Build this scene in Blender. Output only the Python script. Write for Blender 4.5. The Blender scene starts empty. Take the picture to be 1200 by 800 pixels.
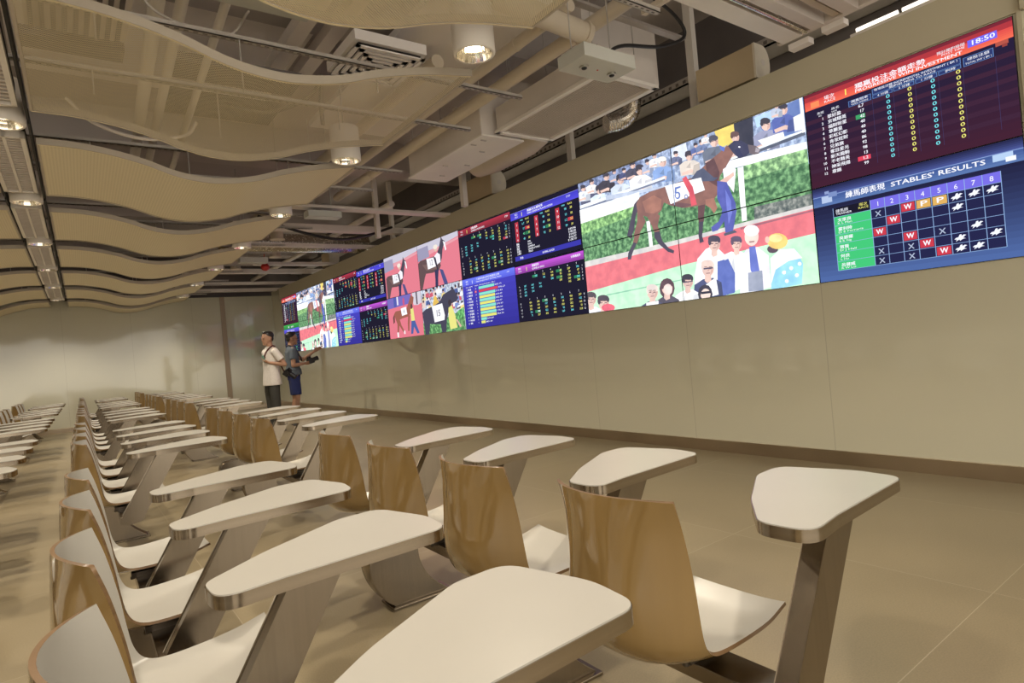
import bpy, bmesh, math, random
from mathutils import Vector, Matrix
PI = math.pi
C = bpy.context.scene.collection
SC = bpy.context.scene

# ------------------------------------------------------------------ camera, world, exposure
FPX, YAW, PITCH, ROLL, CAMH = 713.4, math.radians(36.31), 0.0005, math.radians(5.133), 1.198
def setup_camera():
    F = Vector((math.sin(YAW)*math.cos(PITCH), math.cos(YAW)*math.cos(PITCH), math.sin(PITCH)))
    R = Vector((math.cos(YAW), -math.sin(YAW), 0)); U = R.cross(F)
    r = R*math.cos(ROLL) - U*math.sin(ROLL); u = R*math.sin(ROLL) + U*math.cos(ROLL)
    cam = bpy.data.cameras.new('camera'); o = bpy.data.objects.new('camera', cam); C.objects.link(o)
    m = Matrix(((r.x, u.x, -F.x, 0), (r.y, u.y, -F.y, 0), (r.z, u.z, -F.z, CAMH), (0, 0, 0, 1)))
    o.matrix_world = m
    cam.sensor_width = 36; cam.lens = 36*FPX/1200; cam.clip_start = .02; cam.clip_end = 200
    SC.camera = o
setup_camera()
W = bpy.data.worlds.new('world'); SC.world = W; W.use_nodes = True
W.node_tree.nodes['Background'].inputs[0].default_value = (1.0, .925, .80, 1)
W.node_tree.nodes['Background'].inputs[1].default_value = 2.4
SC.view_settings.view_transform = 'Standard'; SC.view_settings.look = 'None'
SC.view_settings.gamma = 1; SC.view_settings.use_curve_mapping = False
SC.view_settings.exposure = 0.06
SCREEN_E = 1.05
LAMP_W = 150.0          # watts of each downlight
LAMP_COL = (1.0, .89, .72)

# ------------------------------------------------------------------ materials
def mat(name, col, rough=.5, metal=0, spec=.5, coat=0, emit=None, es=1.0):
    m = bpy.data.materials.new(name); m.use_nodes = True
    b = m.node_tree.nodes['Principled BSDF']
    b.inputs['Base Color'].default_value = (*col, 1); b.inputs['Roughness'].default_value = rough
    b.inputs['Metallic'].default_value = metal; b.inputs['Specular IOR Level'].default_value = spec
    b.inputs['Coat Weight'].default_value = coat; b.inputs['Coat Roughness'].default_value = .05
    if emit: b.inputs['Emission Color'].default_value = (*emit, 1); b.inputs['Emission Strength'].default_value = es
    return m
def N(m, t): return m.node_tree.nodes.new(t)
def L(m, a, b): m.node_tree.links.new(a, b)
def bsdf(m): return m.node_tree.nodes['Principled BSDF']
def vary(m, scale=(3, 3, 3), amt=.12, detail=3, rough_amt=0.0):
    """gentle procedural mottling of the base colour (and gloss)"""
    b = bsdf(m); col = b.inputs['Base Color'].default_value[:]
    tc = N(m, 'ShaderNodeTexCoord'); mp = N(m, 'ShaderNodeMapping'); mp.inputs['Scale'].default_value = scale
    nz = N(m, 'ShaderNodeTexNoise'); nz.inputs['Detail'].default_value = detail; nz.inputs['Scale'].default_value = 1
    L(m, tc.outputs['Object'], mp.inputs['Vector']); L(m, mp.outputs[0], nz.inputs['Vector'])
    rp = N(m, 'ShaderNodeValToRGB')
    rp.color_ramp.elements[0].position = .3; rp.color_ramp.elements[1].position = .7
    rp.color_ramp.elements[0].color = tuple(c*(1-amt) for c in col[:3]) + (1,)
    rp.color_ramp.elements[1].color = tuple(min(1, c*(1+amt)) for c in col[:3]) + (1,)
    L(m, nz.outputs['Fac'], rp.inputs[0]); L(m, rp.outputs[0], b.inputs['Base Color'])
    if rough_amt:
        mr = N(m, 'ShaderNodeMapRange'); r = b.inputs['Roughness'].default_value
        mr.inputs['To Min'].default_value = r-rough_amt; mr.inputs['To Max'].default_value = r+rough_amt
        L(m, nz.outputs['Fac'], mr.inputs[0]); L(m, mr.outputs[0], b.inputs['Roughness'])
    return m
M = {}
M['laminate'] = vary(mat('white_laminate', (.43, .412, .375), .28), (2, 2, 2), .03)
M['shell_back'] = vary(mat('tan_lacquer', (.225, .142, .052), .10, coat=1.0), (7, 7, .8), .10, 4)
M['ply'] = vary(mat('plywood_edge', (.15, .085, .038), .4), (2, 2, 90), .25)
M['steel'] = vary(mat('brushed_steel', (.30, .252, .195), .24, 1), (90, 90, 1.2), .05, 2, .03)
M['steel_rim'] = vary(mat('polished_steel_rim', (.44, .375, .295), .20, 1), (1, 1, 60), .08, 2, .05)
M['dark_steel'] = vary(mat('dark_beam_steel', (.10, .085, .07), .28, .8), (2, 40, 2), .15)
M['screw'] = mat('screw_steel', (.5, .48, .44), .3, 1)
M['black'] = vary(mat('black_plastic', (.012, .012, .014), .45), (8, 8, 8), .1)
M['cable'] = mat('black_cable', (.012, .011, .012), .5)
M['screen_off'] = mat('screen_black', (.008, .008, .012), .25)
M['white_paint'] = vary(mat('cream_painted_metal', (.80, .70, .48), .5), (1.5, 1.5, 1.5), .03)
M['white_edge'] = vary(mat('cream_panel_edge', (.46, .40, .32), .55), (2, 2, 2), .04)
M['duct'] = vary(mat('painted_duct', (.66, .60, .55), .55), (2, 2, 2), .08)
M['duct_light'] = vary(mat('pale_painted_duct', (.78, .73, .67), .5), (2, 2, 2), .05)
M['pipe'] = vary(mat('beige_pipe', (.60, .52, .41), .5), (2, 2, 2), .06)
M['slab'] = vary(mat('ceiling_slab', (.46, .41, .38), .8), (.8, .8, .8), .12)
M['slab_pale'] = vary(mat('pale_ceiling_board', (.84, .79, .76), .7), (.8, .8, .8), .04)
M['plenum'] = vary(mat('dark_plenum_wall', (.15, .13, .125), .85), (1, 1, 1), .2)
M['tray'] = vary(mat('galvanised_tray', (.48, .44, .40), .45, .3), (5, 5, 5), .1)
M['speaker'] = vary(mat('speaker_cabinet', (.50, .40, .26), .55), (3, 3, 3), .05)
M['speaker_face'] = vary(mat('speaker_face', (.70, .64, .54), .5), (3, 3, 3), .04)
M['box_paint'] = vary(mat('pale_grey_box', (.52, .52, .48), .45), (3, 3, 3), .04)
M['slot'] = mat('dark_slot', (.02, .018, .016), .7)
M['slot_soft'] = mat('shaded_slot', (.14, .12, .105), .7)
M['foil'] = vary(mat('crinkled_foil', (.72, .68, .62), .25, 1), (30, 30, 30), .25, 3, .1)
M['reflector'] = vary(mat('faceted_reflector', (.9, .86, .78), .12, 1), (30, 30, 30), .1)
M['lamp'] = mat('lit_lamp', (1, .9, .7), .4, emit=(1, .88, .66), es=22)
M['tube'] = mat('lit_tube', (1, .95, .9), .4, emit=(1, .93, .82), es=1.4)
M['red'] = mat('red_plastic', (.5, .03, .02), .4)
M['baseboard'] = vary(mat('brown_steel_skirting', (.56, .47, .36), .30, .95), (.6, .6, 1), .3, 4, .08)

def perforated(name, col, pitch, open_r):
    """sheet metal with rows of round holes; the holes let light and sight through"""
    m = mat(name, col, .5); nt = m.node_tree; b = bsdf(m)
    tc = N(m, 'ShaderNodeTexCoord'); sx = N(m, 'ShaderNodeSeparateXYZ'); L(m, tc.outputs['Object'], sx.inputs[0])
    def cell(sock, off=0.0):
        a = N(m, 'ShaderNodeMath'); a.operation = 'MULTIPLY_ADD'; a.inputs[1].default_value = 1/pitch; a.inputs[2].default_value = off+1000
        L(m, sock, a.inputs[0]); f = N(m, 'ShaderNodeMath'); f.operation = 'FRACT'; L(m, a.outputs[0], f.inputs[0])
        s = N(m, 'ShaderNodeMath'); s.operation = 'SUBTRACT'; s.inputs[1].default_value = .5; L(m, f.outputs[0], s.inputs[0])
        p = N(m, 'ShaderNodeMath'); p.operation = 'MULTIPLY'; L(m, s.outputs[0], p.inputs[0]); L(m, s.outputs[0], p.inputs[1])
        return p.outputs[0]
    ds = []
    for off in (0, .5):
        x = cell(sx.outputs['X'], off); y = cell(sx.outputs['Y'], off)
        a = N(m, 'ShaderNodeMath'); a.operation = 'ADD'; L(m, x, a.inputs[0]); L(m, y, a.inputs[1]); ds.append(a.outputs[0])
    mn = N(m, 'ShaderNodeMath'); mn.operation = 'MINIMUM'; L(m, ds[0], mn.inputs[0]); L(m, ds[1], mn.inputs[1])
    gt = N(m, 'ShaderNodeMath'); gt.operation = 'GREATER_THAN'; gt.inputs[1].default_value = open_r**2; L(m, mn.outputs[0], gt.inputs[0])
    L(m, gt.outputs[0], b.inputs['Alpha'])
    return m
M['perf'] = perforated('perforated_cream_sheet', (.74, .64, .43), .017, .28)
M['perf_fine'] = perforated('finely_perforated_cream_sheet', (.74, .64, .43), .015, .19)
def lined_sheet():
    m = mat('lined_cream_sheet', (.58, .475, .30), .5); b = bsdf(m)
    tc = N(m, 'ShaderNodeTexCoord'); w = N(m, 'ShaderNodeTexWave'); w.bands_direction = 'X'; w.inputs['Scale'].default_value = 14
    L(m, tc.outputs['Object'], w.inputs['Vector'])
    rp = N(m, 'ShaderNodeValToRGB'); rp.color_ramp.elements[0].color = (.68, .59, .40, 1); rp.color_ramp.elements[1].color = (.76, .665, .46, 1)
    L(m, w.outputs['Fac'], rp.inputs[0]); L(m, rp.outputs[0], b.inputs['Base Color'])
    return m
M['sheet'] = lined_sheet()

def floor_mat():
    m = mat('beige_floor_tile', (.36, .28, .18), .3); b = bsdf(m)
    tc = N(m, 'ShaderNodeTexCoord')
    br = N(m, 'ShaderNodeTexBrick'); br.offset = 0; br.squash = 1
    br.inputs['Scale'].default_value = 1; br.inputs['Mortar Size'].default_value = .0018; br.inputs['Mortar Smooth'].default_value = .3
    br.inputs['Brick Width'].default_value = 1.2; br.inputs['Row Height'].default_value = 1.2; br.inputs['Bias'].default_value = 0
    br.inputs['Color1'].default_value = (.235, .190, .118, 1); br.inputs['Color2'].default_value = (.262, .213, .134, 1)
    br.inputs['Mortar'].default_value = (.38, .32, .23, 1)
    mp = N(m, 'ShaderNodeMapping'); mp.inputs['Location'].default_value = (.62, .3, 0)
    L(m, tc.outputs['Object'], mp.inputs[0]); L(m, mp.outputs[0], br.inputs['Vector'])
    nz = N(m, 'ShaderNodeTexNoise'); nz.inputs['Scale'].default_value = 160; nz.inputs['Detail'].default_value = 2
    L(m, tc.outputs['Object'], nz.inputs['Vector'])
    n2 = N(m, 'ShaderNodeTexNoise'); n2.inputs['Scale'].default_value = 1.3; n2.inputs['Detail'].default_value = 4
    L(m, tc.outputs['Object'], n2.inputs['Vector'])
    ad = N(m, 'ShaderNodeMath'); ad.operation = 'ADD'; L(m, nz.outputs['Fac'], ad.inputs[0]); L(m, n2.outputs['Fac'], ad.inputs[1])
    mr = N(m, 'ShaderNodeMapRange'); mr.inputs['From Min'].default_value = .5; mr.inputs['From Max'].default_value = 1.5
    mr.inputs['To Min'].default_value = .76; mr.inputs['To Max'].default_value = 1.22; L(m, ad.outputs[0], mr.inputs[0])
    mx = N(m, 'ShaderNodeMix'); mx.data_type = 'RGBA'; mx.blend_type = 'MULTIPLY'; mx.inputs[0].default_value = 1
    L(m, br.outputs['Color'], mx.inputs[6]); L(m, mr.outputs[0], mx.inputs[7]); L(m, mx.outputs[2], b.inputs['Base Color'])
    r = N(m, 'ShaderNodeMapRange'); r.inputs['To Min'].default_value = .22; r.inputs['To Max'].default_value = .42
    L(m, n2.outputs['Fac'], r.inputs[0]); L(m, r.outputs[0], b.inputs['Roughness'])
    return m
M['floor'] = floor_mat()
def glass_wall(name, col, joint, axis, width, off, rough=.06, height=50.0):
    """back-painted glass cladding: glossy, with hairline joints"""
    m = mat(name, col, rough, spec=.5, coat=1.0); b = bsdf(m)
    tc = N(m, 'ShaderNodeTexCoord'); sx = N(m, 'ShaderNodeSeparateXYZ'); L(m, tc.outputs['Object'], sx.inputs[0])
    a = N(m, 'ShaderNodeMath'); a.operation = 'MULTIPLY_ADD'; a.inputs[1].default_value = 1/width; a.inputs[2].default_value = 100-off/width
    L(m, sx.outputs[axis], a.inputs[0]); f = N(m, 'ShaderNodeMath'); f.operation = 'FRACT'; L(m, a.outputs[0], f.inputs[0])
    g = N(m, 'ShaderNodeMath'); g.operation = 'LESS_THAN'; g.inputs[1].default_value = .006/width; L(m, f.outputs[0], g.inputs[0])
    nz = N(m, 'ShaderNodeTexNoise'); nz.inputs['Scale'].default_value = .7; nz.inputs['Detail'].default_value = 2; L(m, tc.outputs['Object'], nz.inputs['Vector'])
    rp = N(m, 'ShaderNodeValToRGB'); rp.color_ramp.elements[0].color = tuple(c*.96 for c in col)+(1,); rp.color_ramp.elements[1].color = tuple(c*1.04 for c in col)+(1,)
    L(m, nz.outputs['Fac'], rp.inputs[0])
    mx = N(m, 'ShaderNodeMix'); mx.data_type = 'RGBA'; L(m, g.outputs[0], mx.inputs[0]); L(m, rp.outputs[0], mx.inputs[6]); mx.inputs[7].default_value = (*joint, 1)
    L(m, mx.outputs[2], b.inputs['Base Color'])
    return m
M['wall_glass'] = glass_wall('glossy_beige_wall', (.64, .615, .48), (.50, .475, .37), 'Y', 1.3285, 1.103, .05)
M['far_glass'] = glass_wall('glossy_far_wall', (.56, .54, .42), (.45, .42, .32), 'X', 1.4, 0.0, .12)
M['wall_top'] = vary(mat('beige_fascia', (.52, .475, .35), .5), (1, 1, 1), .03)

# ------------------------------------------------------------------ mesh helpers
class MB:
    def __init__(s): s.v = []; s.f = []; s.m = []; s.sm = []
    def add(s, vs, fs, mi=0, smooth=False):
        o = len(s.v); s.v += [tuple(v) for v in vs]
        for f in fs: s.f.append(tuple(i+o for i in f)); s.m.append(mi); s.sm.append(smooth)
    def box(s, x0, x1, y0, y1, z0, z1, mi=0):
        v = [(x, y, z) for z in (z0, z1) for y in (y0, y1) for x in (x0, x1)]
        s.add(v, [(0, 2, 3, 1), (4, 5, 7, 6), (0, 1, 5, 4), (2, 6, 7, 3), (0, 4, 6, 2), (1, 3, 7, 5)], mi)
    def obox(s, c, ax, ay, az, mi=0):
        c, ax, ay, az = map(Vector, (c, ax, ay, az))
        v = [c+ax*i+ay*j+az*k for k in (-1, 1) for j in (-1, 1) for i in (-1, 1)]
        s.add(v, [(0, 2, 3, 1), (4, 5, 7, 6), (0, 1, 5, 4), (2, 6, 7, 3), (0, 4, 6, 2), (1, 3, 7, 5)], mi)
    def prism(s, poly, axis, a, b, mi=0, smooth_side=False, mi_side=None):
        """poly of 2D points extruded along axis ('x','y','z') from a to b"""
        def P(p, t): return {'x': (t, p[0], p[1]), 'y': (p[0], t, p[1]), 'z': (p[0], p[1], t)}[axis]
        n = len(poly); s.add([P(p, a) for p in poly]+[P(p, b) for p in poly], [tuple(range(n))[::-1], tuple(range(n, 2*n))], mi)
        s.add([P(p, a) for p in poly]+[P(p, b) for p in poly], [(i, (i+1) % n, n+(i+1) % n, n+i) for i in range(n)], mi if mi_side is None else mi_side, smooth_side)
    def cyl(s, p0, p1, r0, r1=None, n=16, mi=0, caps=True, smooth=True):
        p0, p1 = Vector(p0), Vector(p1); r1 = r0 if r1 is None else r1
        d = (p1-p0).normalized(); a = d.orthogonal().normalized(); b = d.cross(a)
        ring = [(math.cos(2*PI*i/n), math.sin(2*PI*i/n)) for i in range(n)]
        vs = [p0+(a*c+b*t)*r0 for c, t in ring]+[p1+(a*c+b*t)*r1 for c, t in ring]
        s.add(vs, [(i, (i+1) % n, n+(i+1) % n, n+i) for i in range(n)], mi, smooth)
        if caps: s.add(vs, [tuple(range(n))[::-1], tuple(range(n, 2*n))], mi)
    def tube(s, pts, r, n=8, mi=0, smooth=True, caps=True):
        pts = [Vector(p) for p in pts]; rings = []
        up = None
        for i, p in enumerate(pts):
            d = (pts[min(i+1, len(pts)-1)]-pts[max(i-1, 0)]).normalized()
            if up is None: up = d.orthogonal().normalized()
            up = (up-d*up.dot(d)).normalized(); b = d.cross(up)
            rr = r[i] if isinstance(r, (list, tuple)) else r
            rings.append([p+(up*math.cos(2*PI*k/n)+b*math.sin(2*PI*k/n))*rr for k in range(n)])
        vs = [v for q in rings for v in q]; fs = []
        for i in range(len(pts)-1):
            for k in range(n): fs.append((i*n+k, i*n+(k+1) % n, (i+1)*n+(k+1) % n, (i+1)*n+k))
        s.add(vs, fs, mi, smooth)
        if caps: s.add(vs, [tuple(range(n))[::-1], tuple(range((len(pts)-1)*n, len(pts)*n))], mi)
    def ell(s, c, r, mi=0, nu=12, nv=8):
        vs = []; fs = []
        for j in range(nv+1):
            t = PI*j/nv
            for i in range(nu): vs.append((c[0]+r[0]*math.sin(t)*math.cos(2*PI*i/nu), c[1]+r[1]*math.sin(t)*math.sin(2*PI*i/nu), c[2]+r[2]*math.cos(t)))
        for j in range(nv):
            for i in range(nu): fs.append((j*nu+i, (j+1)*nu+i, (j+1)*nu+(i+1) % nu, j*nu+(i+1) % nu))
        s.add(vs, fs, mi, True)
    def mesh(s, name, mats, bevel=0, merge=False, attr=None):
        me = bpy.data.meshes.new(name); me.from_pydata(s.v, [], s.f)
        for m_ in (mats if isinstance(mats, (list, tuple)) else [mats]): me.materials.append(m_)
        me.polygons.foreach_set('material_index', s.m); me.polygons.foreach_set('use_smooth', s.sm)
        bm = bmesh.new(); bm.from_mesh(me)
        if merge: bmesh.ops.remove_doubles(bm, verts=bm.verts, dist=1e-5)
        bmesh.ops.recalc_face_normals(bm, faces=bm.faces); 
        if bevel:
            bmesh.ops.remove_doubles(bm, verts=bm.verts, dist=1e-5)
            es = [e for e in bm.edges if len(e.link_faces) == 2 and e.calc_face_angle(0) > .6]
            bmesh.ops.bevel(bm, geom=es, offset=bevel, segments=2, profile=.5, affect='EDGES', clamp_overlap=True)
        bm.to_mesh(me); bm.free(); return me
    def build(s, name, mats, parent=None, bevel=0, merge=False, loc=None):
        o = bpy.data.objects.new(name, s.mesh(name, mats, bevel, merge)); C.objects.link(o)
        if parent: o.parent = parent
        if loc: o.location = loc
        return o
def thing(name, label, cat, loc=(0, 0, 0), rz=0, group=None):
    o = bpy.data.objects.new(name, None); C.objects.link(o); o.location = loc; o.rotation_euler = (0, 0, rz)
    o.empty_display_size = .1
    o['label'] = label; o['category'] = cat
    if group: o['group'] = group
    return o
def tag(o, label, cat, group=None):
    o['label'] = label; o['category'] = cat
    if group: o['group'] = group
    return o
def struct(o): o['kind'] = 'structure'; return o
def copy_tree(o, parent=None):
    c = o.copy(); C.objects.link(c); c.parent = parent
    for ch in list(o.children): copy_tree(ch, c)
    return c
def spline(pts, n):
    """Catmull-Rom through 2D/3D points, n samples per span"""
    P = [Vector(p) for p in pts]; out = []
    P = [P[0]*2-P[1]]+P+[P[-1]*2-P[-2]]
    for i in range(1, len(P)-2):
        for k in range(n):
            t = k/n; a, b, c, d = P[i-1:i+3]
            out.append(.5*((2*b)+(c-a)*t+(2*a-5*b+4*c-d)*t*t+(3*b-a-3*c+d)*t**3))
    out.append(P[-2]); return out
def round_poly(pts, rad, n=6):
    """round each corner of a 2D polygon"""
    out = []; k = len(pts)
    for i in range(k):
        p = Vector(pts[i]); a = Vector(pts[i-1])-p; b = Vector(pts[(i+1) % k])-p
        r = rad[i] if isinstance(rad, (list, tuple)) else rad
        ang = a.angle(b); t = min(r/math.tan(ang/2), a.length*.48, b.length*.48)
        p0 = p+a.normalized()*t; p1 = p+b.normalized()*t
        for j in range(n+1):
            s = j/n; out.append(tuple(p0*(1-s)**2+p*2*s*(1-s)+p1*s*s))
    return out
# ------------------------------------------------------------------ the setting
XW, YF = 4.87, 18.0
mb = MB(); mb.box(-8, 6.0, -4, 18.4, -.15, 0); struct(mb.build('floor', M['floor']))
mb = MB(); mb.box(XW+.012, XW+.20, -4, 18.0, 0, 3.225); struct(mb.build('wall_right', M['wall_glass']))
mb = MB(); mb.box(-8, XW+.2, YF, YF+.15, 0, 3.12); struct(mb.build('wall_far', M['far_glass']))
mb = MB(); mb.box(-8, 6.0, -4, 18.4, 4.45, 4.6)
for y in (1.0, 4.9, 8.8, 12.7, 16.6): mb.box(-8, 6.0, y-.22, y+.22, 4.0, 4.45)
struct(mb.build('ceiling', M['slab']))
mb = MB(); mb.box(-8.1, -7.95, -4, 18.2, 0, 4.45); struct(mb.build('wall_left', M['wall_top']))
mb = MB(); mb.box(5.75, 5.9, -4, 18.4, 2.0, 4.45); mb.box(-8, 5.75, 18.25, 18.4, 2.0, 4.45); struct(mb.build('wall_plenum', M['plenum']))
mb = MB(); mb.box(XW-.004, XW+.012, -4, 18.0, 0, .108); struct(mb.build('baseboard_right', M['baseboard'], bevel=.002))
mb = MB(); mb.box(-8, XW-.01, YF-.016, YF, 0, .11); struct(mb.build('baseboard_far', M['baseboard'], bevel=.002))
mb = MB(); mb.box(XW-.002, XW+.012, 1.0, 17.2, 2.945, 3.225); struct(mb.build('trim_1', M['wall_top']))
mb = MB(); mb.box(3.50, 3.62, YF-.02, YF, .11, 3.12); struct(mb.build('trim_2', vary(mat('pinkish_pilaster', (.36, .28, .20), .4), (1, 1, 1), .04)))
mb = MB(); mb.box(XW-.03, XW+.012, -.9, 1.06, 2.945, 3.3); mb.box(XW-.006, XW+.012, 1.06, 1.085, .11, 3.3); struct(mb.build('trim_3', M['wall_top']))

# ------------------------------------------------------------------ four-seat bench units
EDGE = [(.012, .80), (.036, .72), (.058, .61), (.070, .52), (.082, .455), (.105, .418), (.15, .403), (.24, .404), (.34, .414), (.425, .436)]
CENT = [(-.062, .806), (-.068, .72), (-.074, .62), (-.078, .54), (-.066, .462), (-.030, .410), (.045, .384), (.17, .375), (.31, .388), (.425, .426)]
HALF = [.205, .203, .200, .197, .194, .192, .192, .196, .200, .198]
def seat_shell_mesh():
    ns, nv = 4, 20
    e = spline(EDGE, ns); c = spline(CENT, ns); h = spline([(a, 0) for a in HALF], ns)
    nu = len(e); P = []
    for i in range(nu):
        row = []
        for j in range(nv+1):
            v = -1+2*j/nv; w = abs(v)**(2.0+1.2*min(1, max(0, i/(nu-1)-.1)/.35))
            x = c[i].x*(1-w)+e[i].x*w; z = c[i].y*(1-w)+e[i].y*w; y = v*h[i].x
            row.append(Vector((x, y, z)))
        P.append(row)
    def nrm(i, j):
        du = P[min(i+1, nu-1)][j]-P[max(i-1, 0)][j]; dv = P[i][min(j+1, nv)]-P[i][max(j-1, 0)]
        return du.cross(dv).normalized()
    T = .009; mb = MB()
    sgn = 1 if nrm(2, nv//2).x > 0 else -1
    # front (white) face, rear (tan) face and ply rim
    fr = [P[i][j] for i in range(nu) for j in range(nv+1)]
    bk = [P[i][j]-nrm(i, j)*sgn*T for i in range(nu) for j in range(nv+1)]
    g = lambda i, j: i*(nv+1)+j
    q = [(g(i, j), g(i+1, j), g(i+1, j+1), g(i, j+1)) for i in range(nu-1) for j in range(nv)]
    mb.add(fr, q, 0, True); mb.add(bk, [f[::-1] for f in q], 1, True)
    ring = [g(0, j) for j in range(nv)]+[g(i, nv) for i in range(nu-1)]+[g(nu-1, j) for j in range(nv, 0, -1)]+[g(i, 0) for i in range(nu-1, 0, -1)]
    n = len(ring)
    mb.add([fr[k] for k in ring]+[bk[k] for k in ring], [(k, (k+1) % n, n+(k+1) % n, n+k) for k in range(n)], 2, True)
    return mb
TAB = [(.204, -.285), (.212, -.418), (.36, -.396), (.785, -.368), (.800, -.23), (.735, -.018), (.60, -.028), (.36, -.165)]
TABR = [.065, .062, .20, .055, .20, .065, .12, .5]
def make_unit(label, n=4):
    t = thing('bench_unit', label, 'seating', group='four-seat benches with writing tablets')
    cs = [0, .69, 1.38, 2.07][:n]
    # beam along the row
    b = MB(); b.box(.145, .255, -.365, cs[-1]+.21, .298, .342); b.build('beam', M['steel'], t, bevel=.004)
    # two curved pedestals on floor plates
    prof = spline([(.046, .012), (.004, .05), (-.035, .11), (-.060, .18), (-.060, .23), (-.040, .272), (.0, .292), (.07, .298)], 3) + [Vector((.195, .298))] + \
        spline([(.190, .27), (.186, .23), (.198, .17), (.232, .105), (.285, .05), (.335, .012)], 3)
    prof = [(p.x, p.y) for p in prof]
    for y0 in ((.50, 1.555) if n == 4 else (.27, 1.05)):
        p = MB(); p.prism(prof, 'y', y0, y0+.11, 0, True); pd = p.build('pedestal', M['steel'], t, bevel=.002)
        f = MB(); f.box(.03, .35, y0-.02, y0+.13, 0, .012); f.build('floor_plate', M['steel'], pd, bevel=.002)
    for c in cs:
        s = me_shell; o = bpy.data.objects.new('seat_shell', s); C.objects.link(o); o.parent = t; o.location = (0, c, 0)
        o2 = bpy.data.objects.new('seat_bracket', me_bracket); C.objects.link(o2); o2.parent = o
        p = bpy.data.objects.new('tablet_post', me_post); C.objects.link(p); p.parent = t; p.location = (0, c, 0)
        r = bpy.data.objects.new('tablet_rim', me_rim); C.objects.link(r); r.parent = p
        w = bpy.data.objects.new('writing_surface', me_top); C.objects.link(w); w.parent = p
    return t
BR = .0175
def drift(y): return BR*(y-1.2)     # the benches and the ceiling rafts stand one degree off the wall's line
me_shell = seat_shell_mesh().mesh('seat_shell', [M['laminate'], M['shell_back'], M['ply']])
mb = MB(); mb.box(.13, .28, -.11, .11, .342, .362)
for sx_ in (.135, .272):
    for sy_ in (-.09, .09): mb.cyl((sx_, sy_, .334), (sx_, sy_, .345), .010, n=8)
me_bracket = mb.mesh('seat_bracket', M['dark_steel'])
# slanting post: parallelogram side profile with a rounded lower end
def lean(z, side): return .180+(z-.37)*.60 + (.117 if side else 0)
pp = [(lean(.300, 0)+.01, .300), (lean(.300, 0)+.05, .288), (lean(.33, 1)-.012, .300), (lean(.345, 1), .345), (lean(.69, 1), .690), (lean(.69, 0), .690), (lean(.33, 0), .33)]
mb = MB(); mb.prism(pp, 'y', -.368, -.312, 0)
me_post = mb.mesh('tablet_post', M['steel'], bevel=.003)
out = round_poly(TAB, TABR, 8)
mb = MB(); mb.prism(out, 'z', .690, .7195, 0, True); me_rim = mb.mesh('tablet_rim', M['steel_rim'])
cx = sum(p[0] for p in out)/len(out); cy = sum(p[1] for p in out)/len(out)
def inset(pts, d):
    r = []; n = len(pts)
    for i in range(n):
        a = Vector(pts[i-1]); b = Vector(pts[(i+1) % n]); tn = (b-a).normalized(); r.append((pts[i][0]-tn.y*d, pts[i][1]+tn.x*d))
    return r
mb = MB(); mb.prism(inset(out, .0025), 'z', .7195, .7225, 0); me_top = mb.mesh('writing_surface', M['laminate'])
C1S = [1.13, 4.83, 8.53, 12.23]
places = ['nearest', 'second', 'third', 'fourth']
unit0 = unit3 = None
for ci, (x0, rowname) in enumerate([(1.09, 'in the row nearest the video wall'), (0.0, 'in the middle row of benches'), (-1.12, 'in the leftmost row beyond the aisle')]):
    for gi, y in enumerate(C1S):
        lab = '%s white and steel four-seat bench %s' % (places[gi], rowname)
        if unit0 is None: u = unit0 = make_unit(lab)
        else: u = copy_tree(unit0); u['label'] = lab
        u.location = (x0+drift(y), y, 0); u.rotation_euler = (0, 0, -BR)
    lab = 'short three-seat bench near the far wall, %s' % rowname
    if unit3 is None: u = unit3 = make_unit(lab, 3)
    else: u = copy_tree(unit3); u['label'] = lab
    u.location = (x0+drift(15.93), 15.93, 0); u.rotation_euler = (0, 0, -BR)
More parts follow.
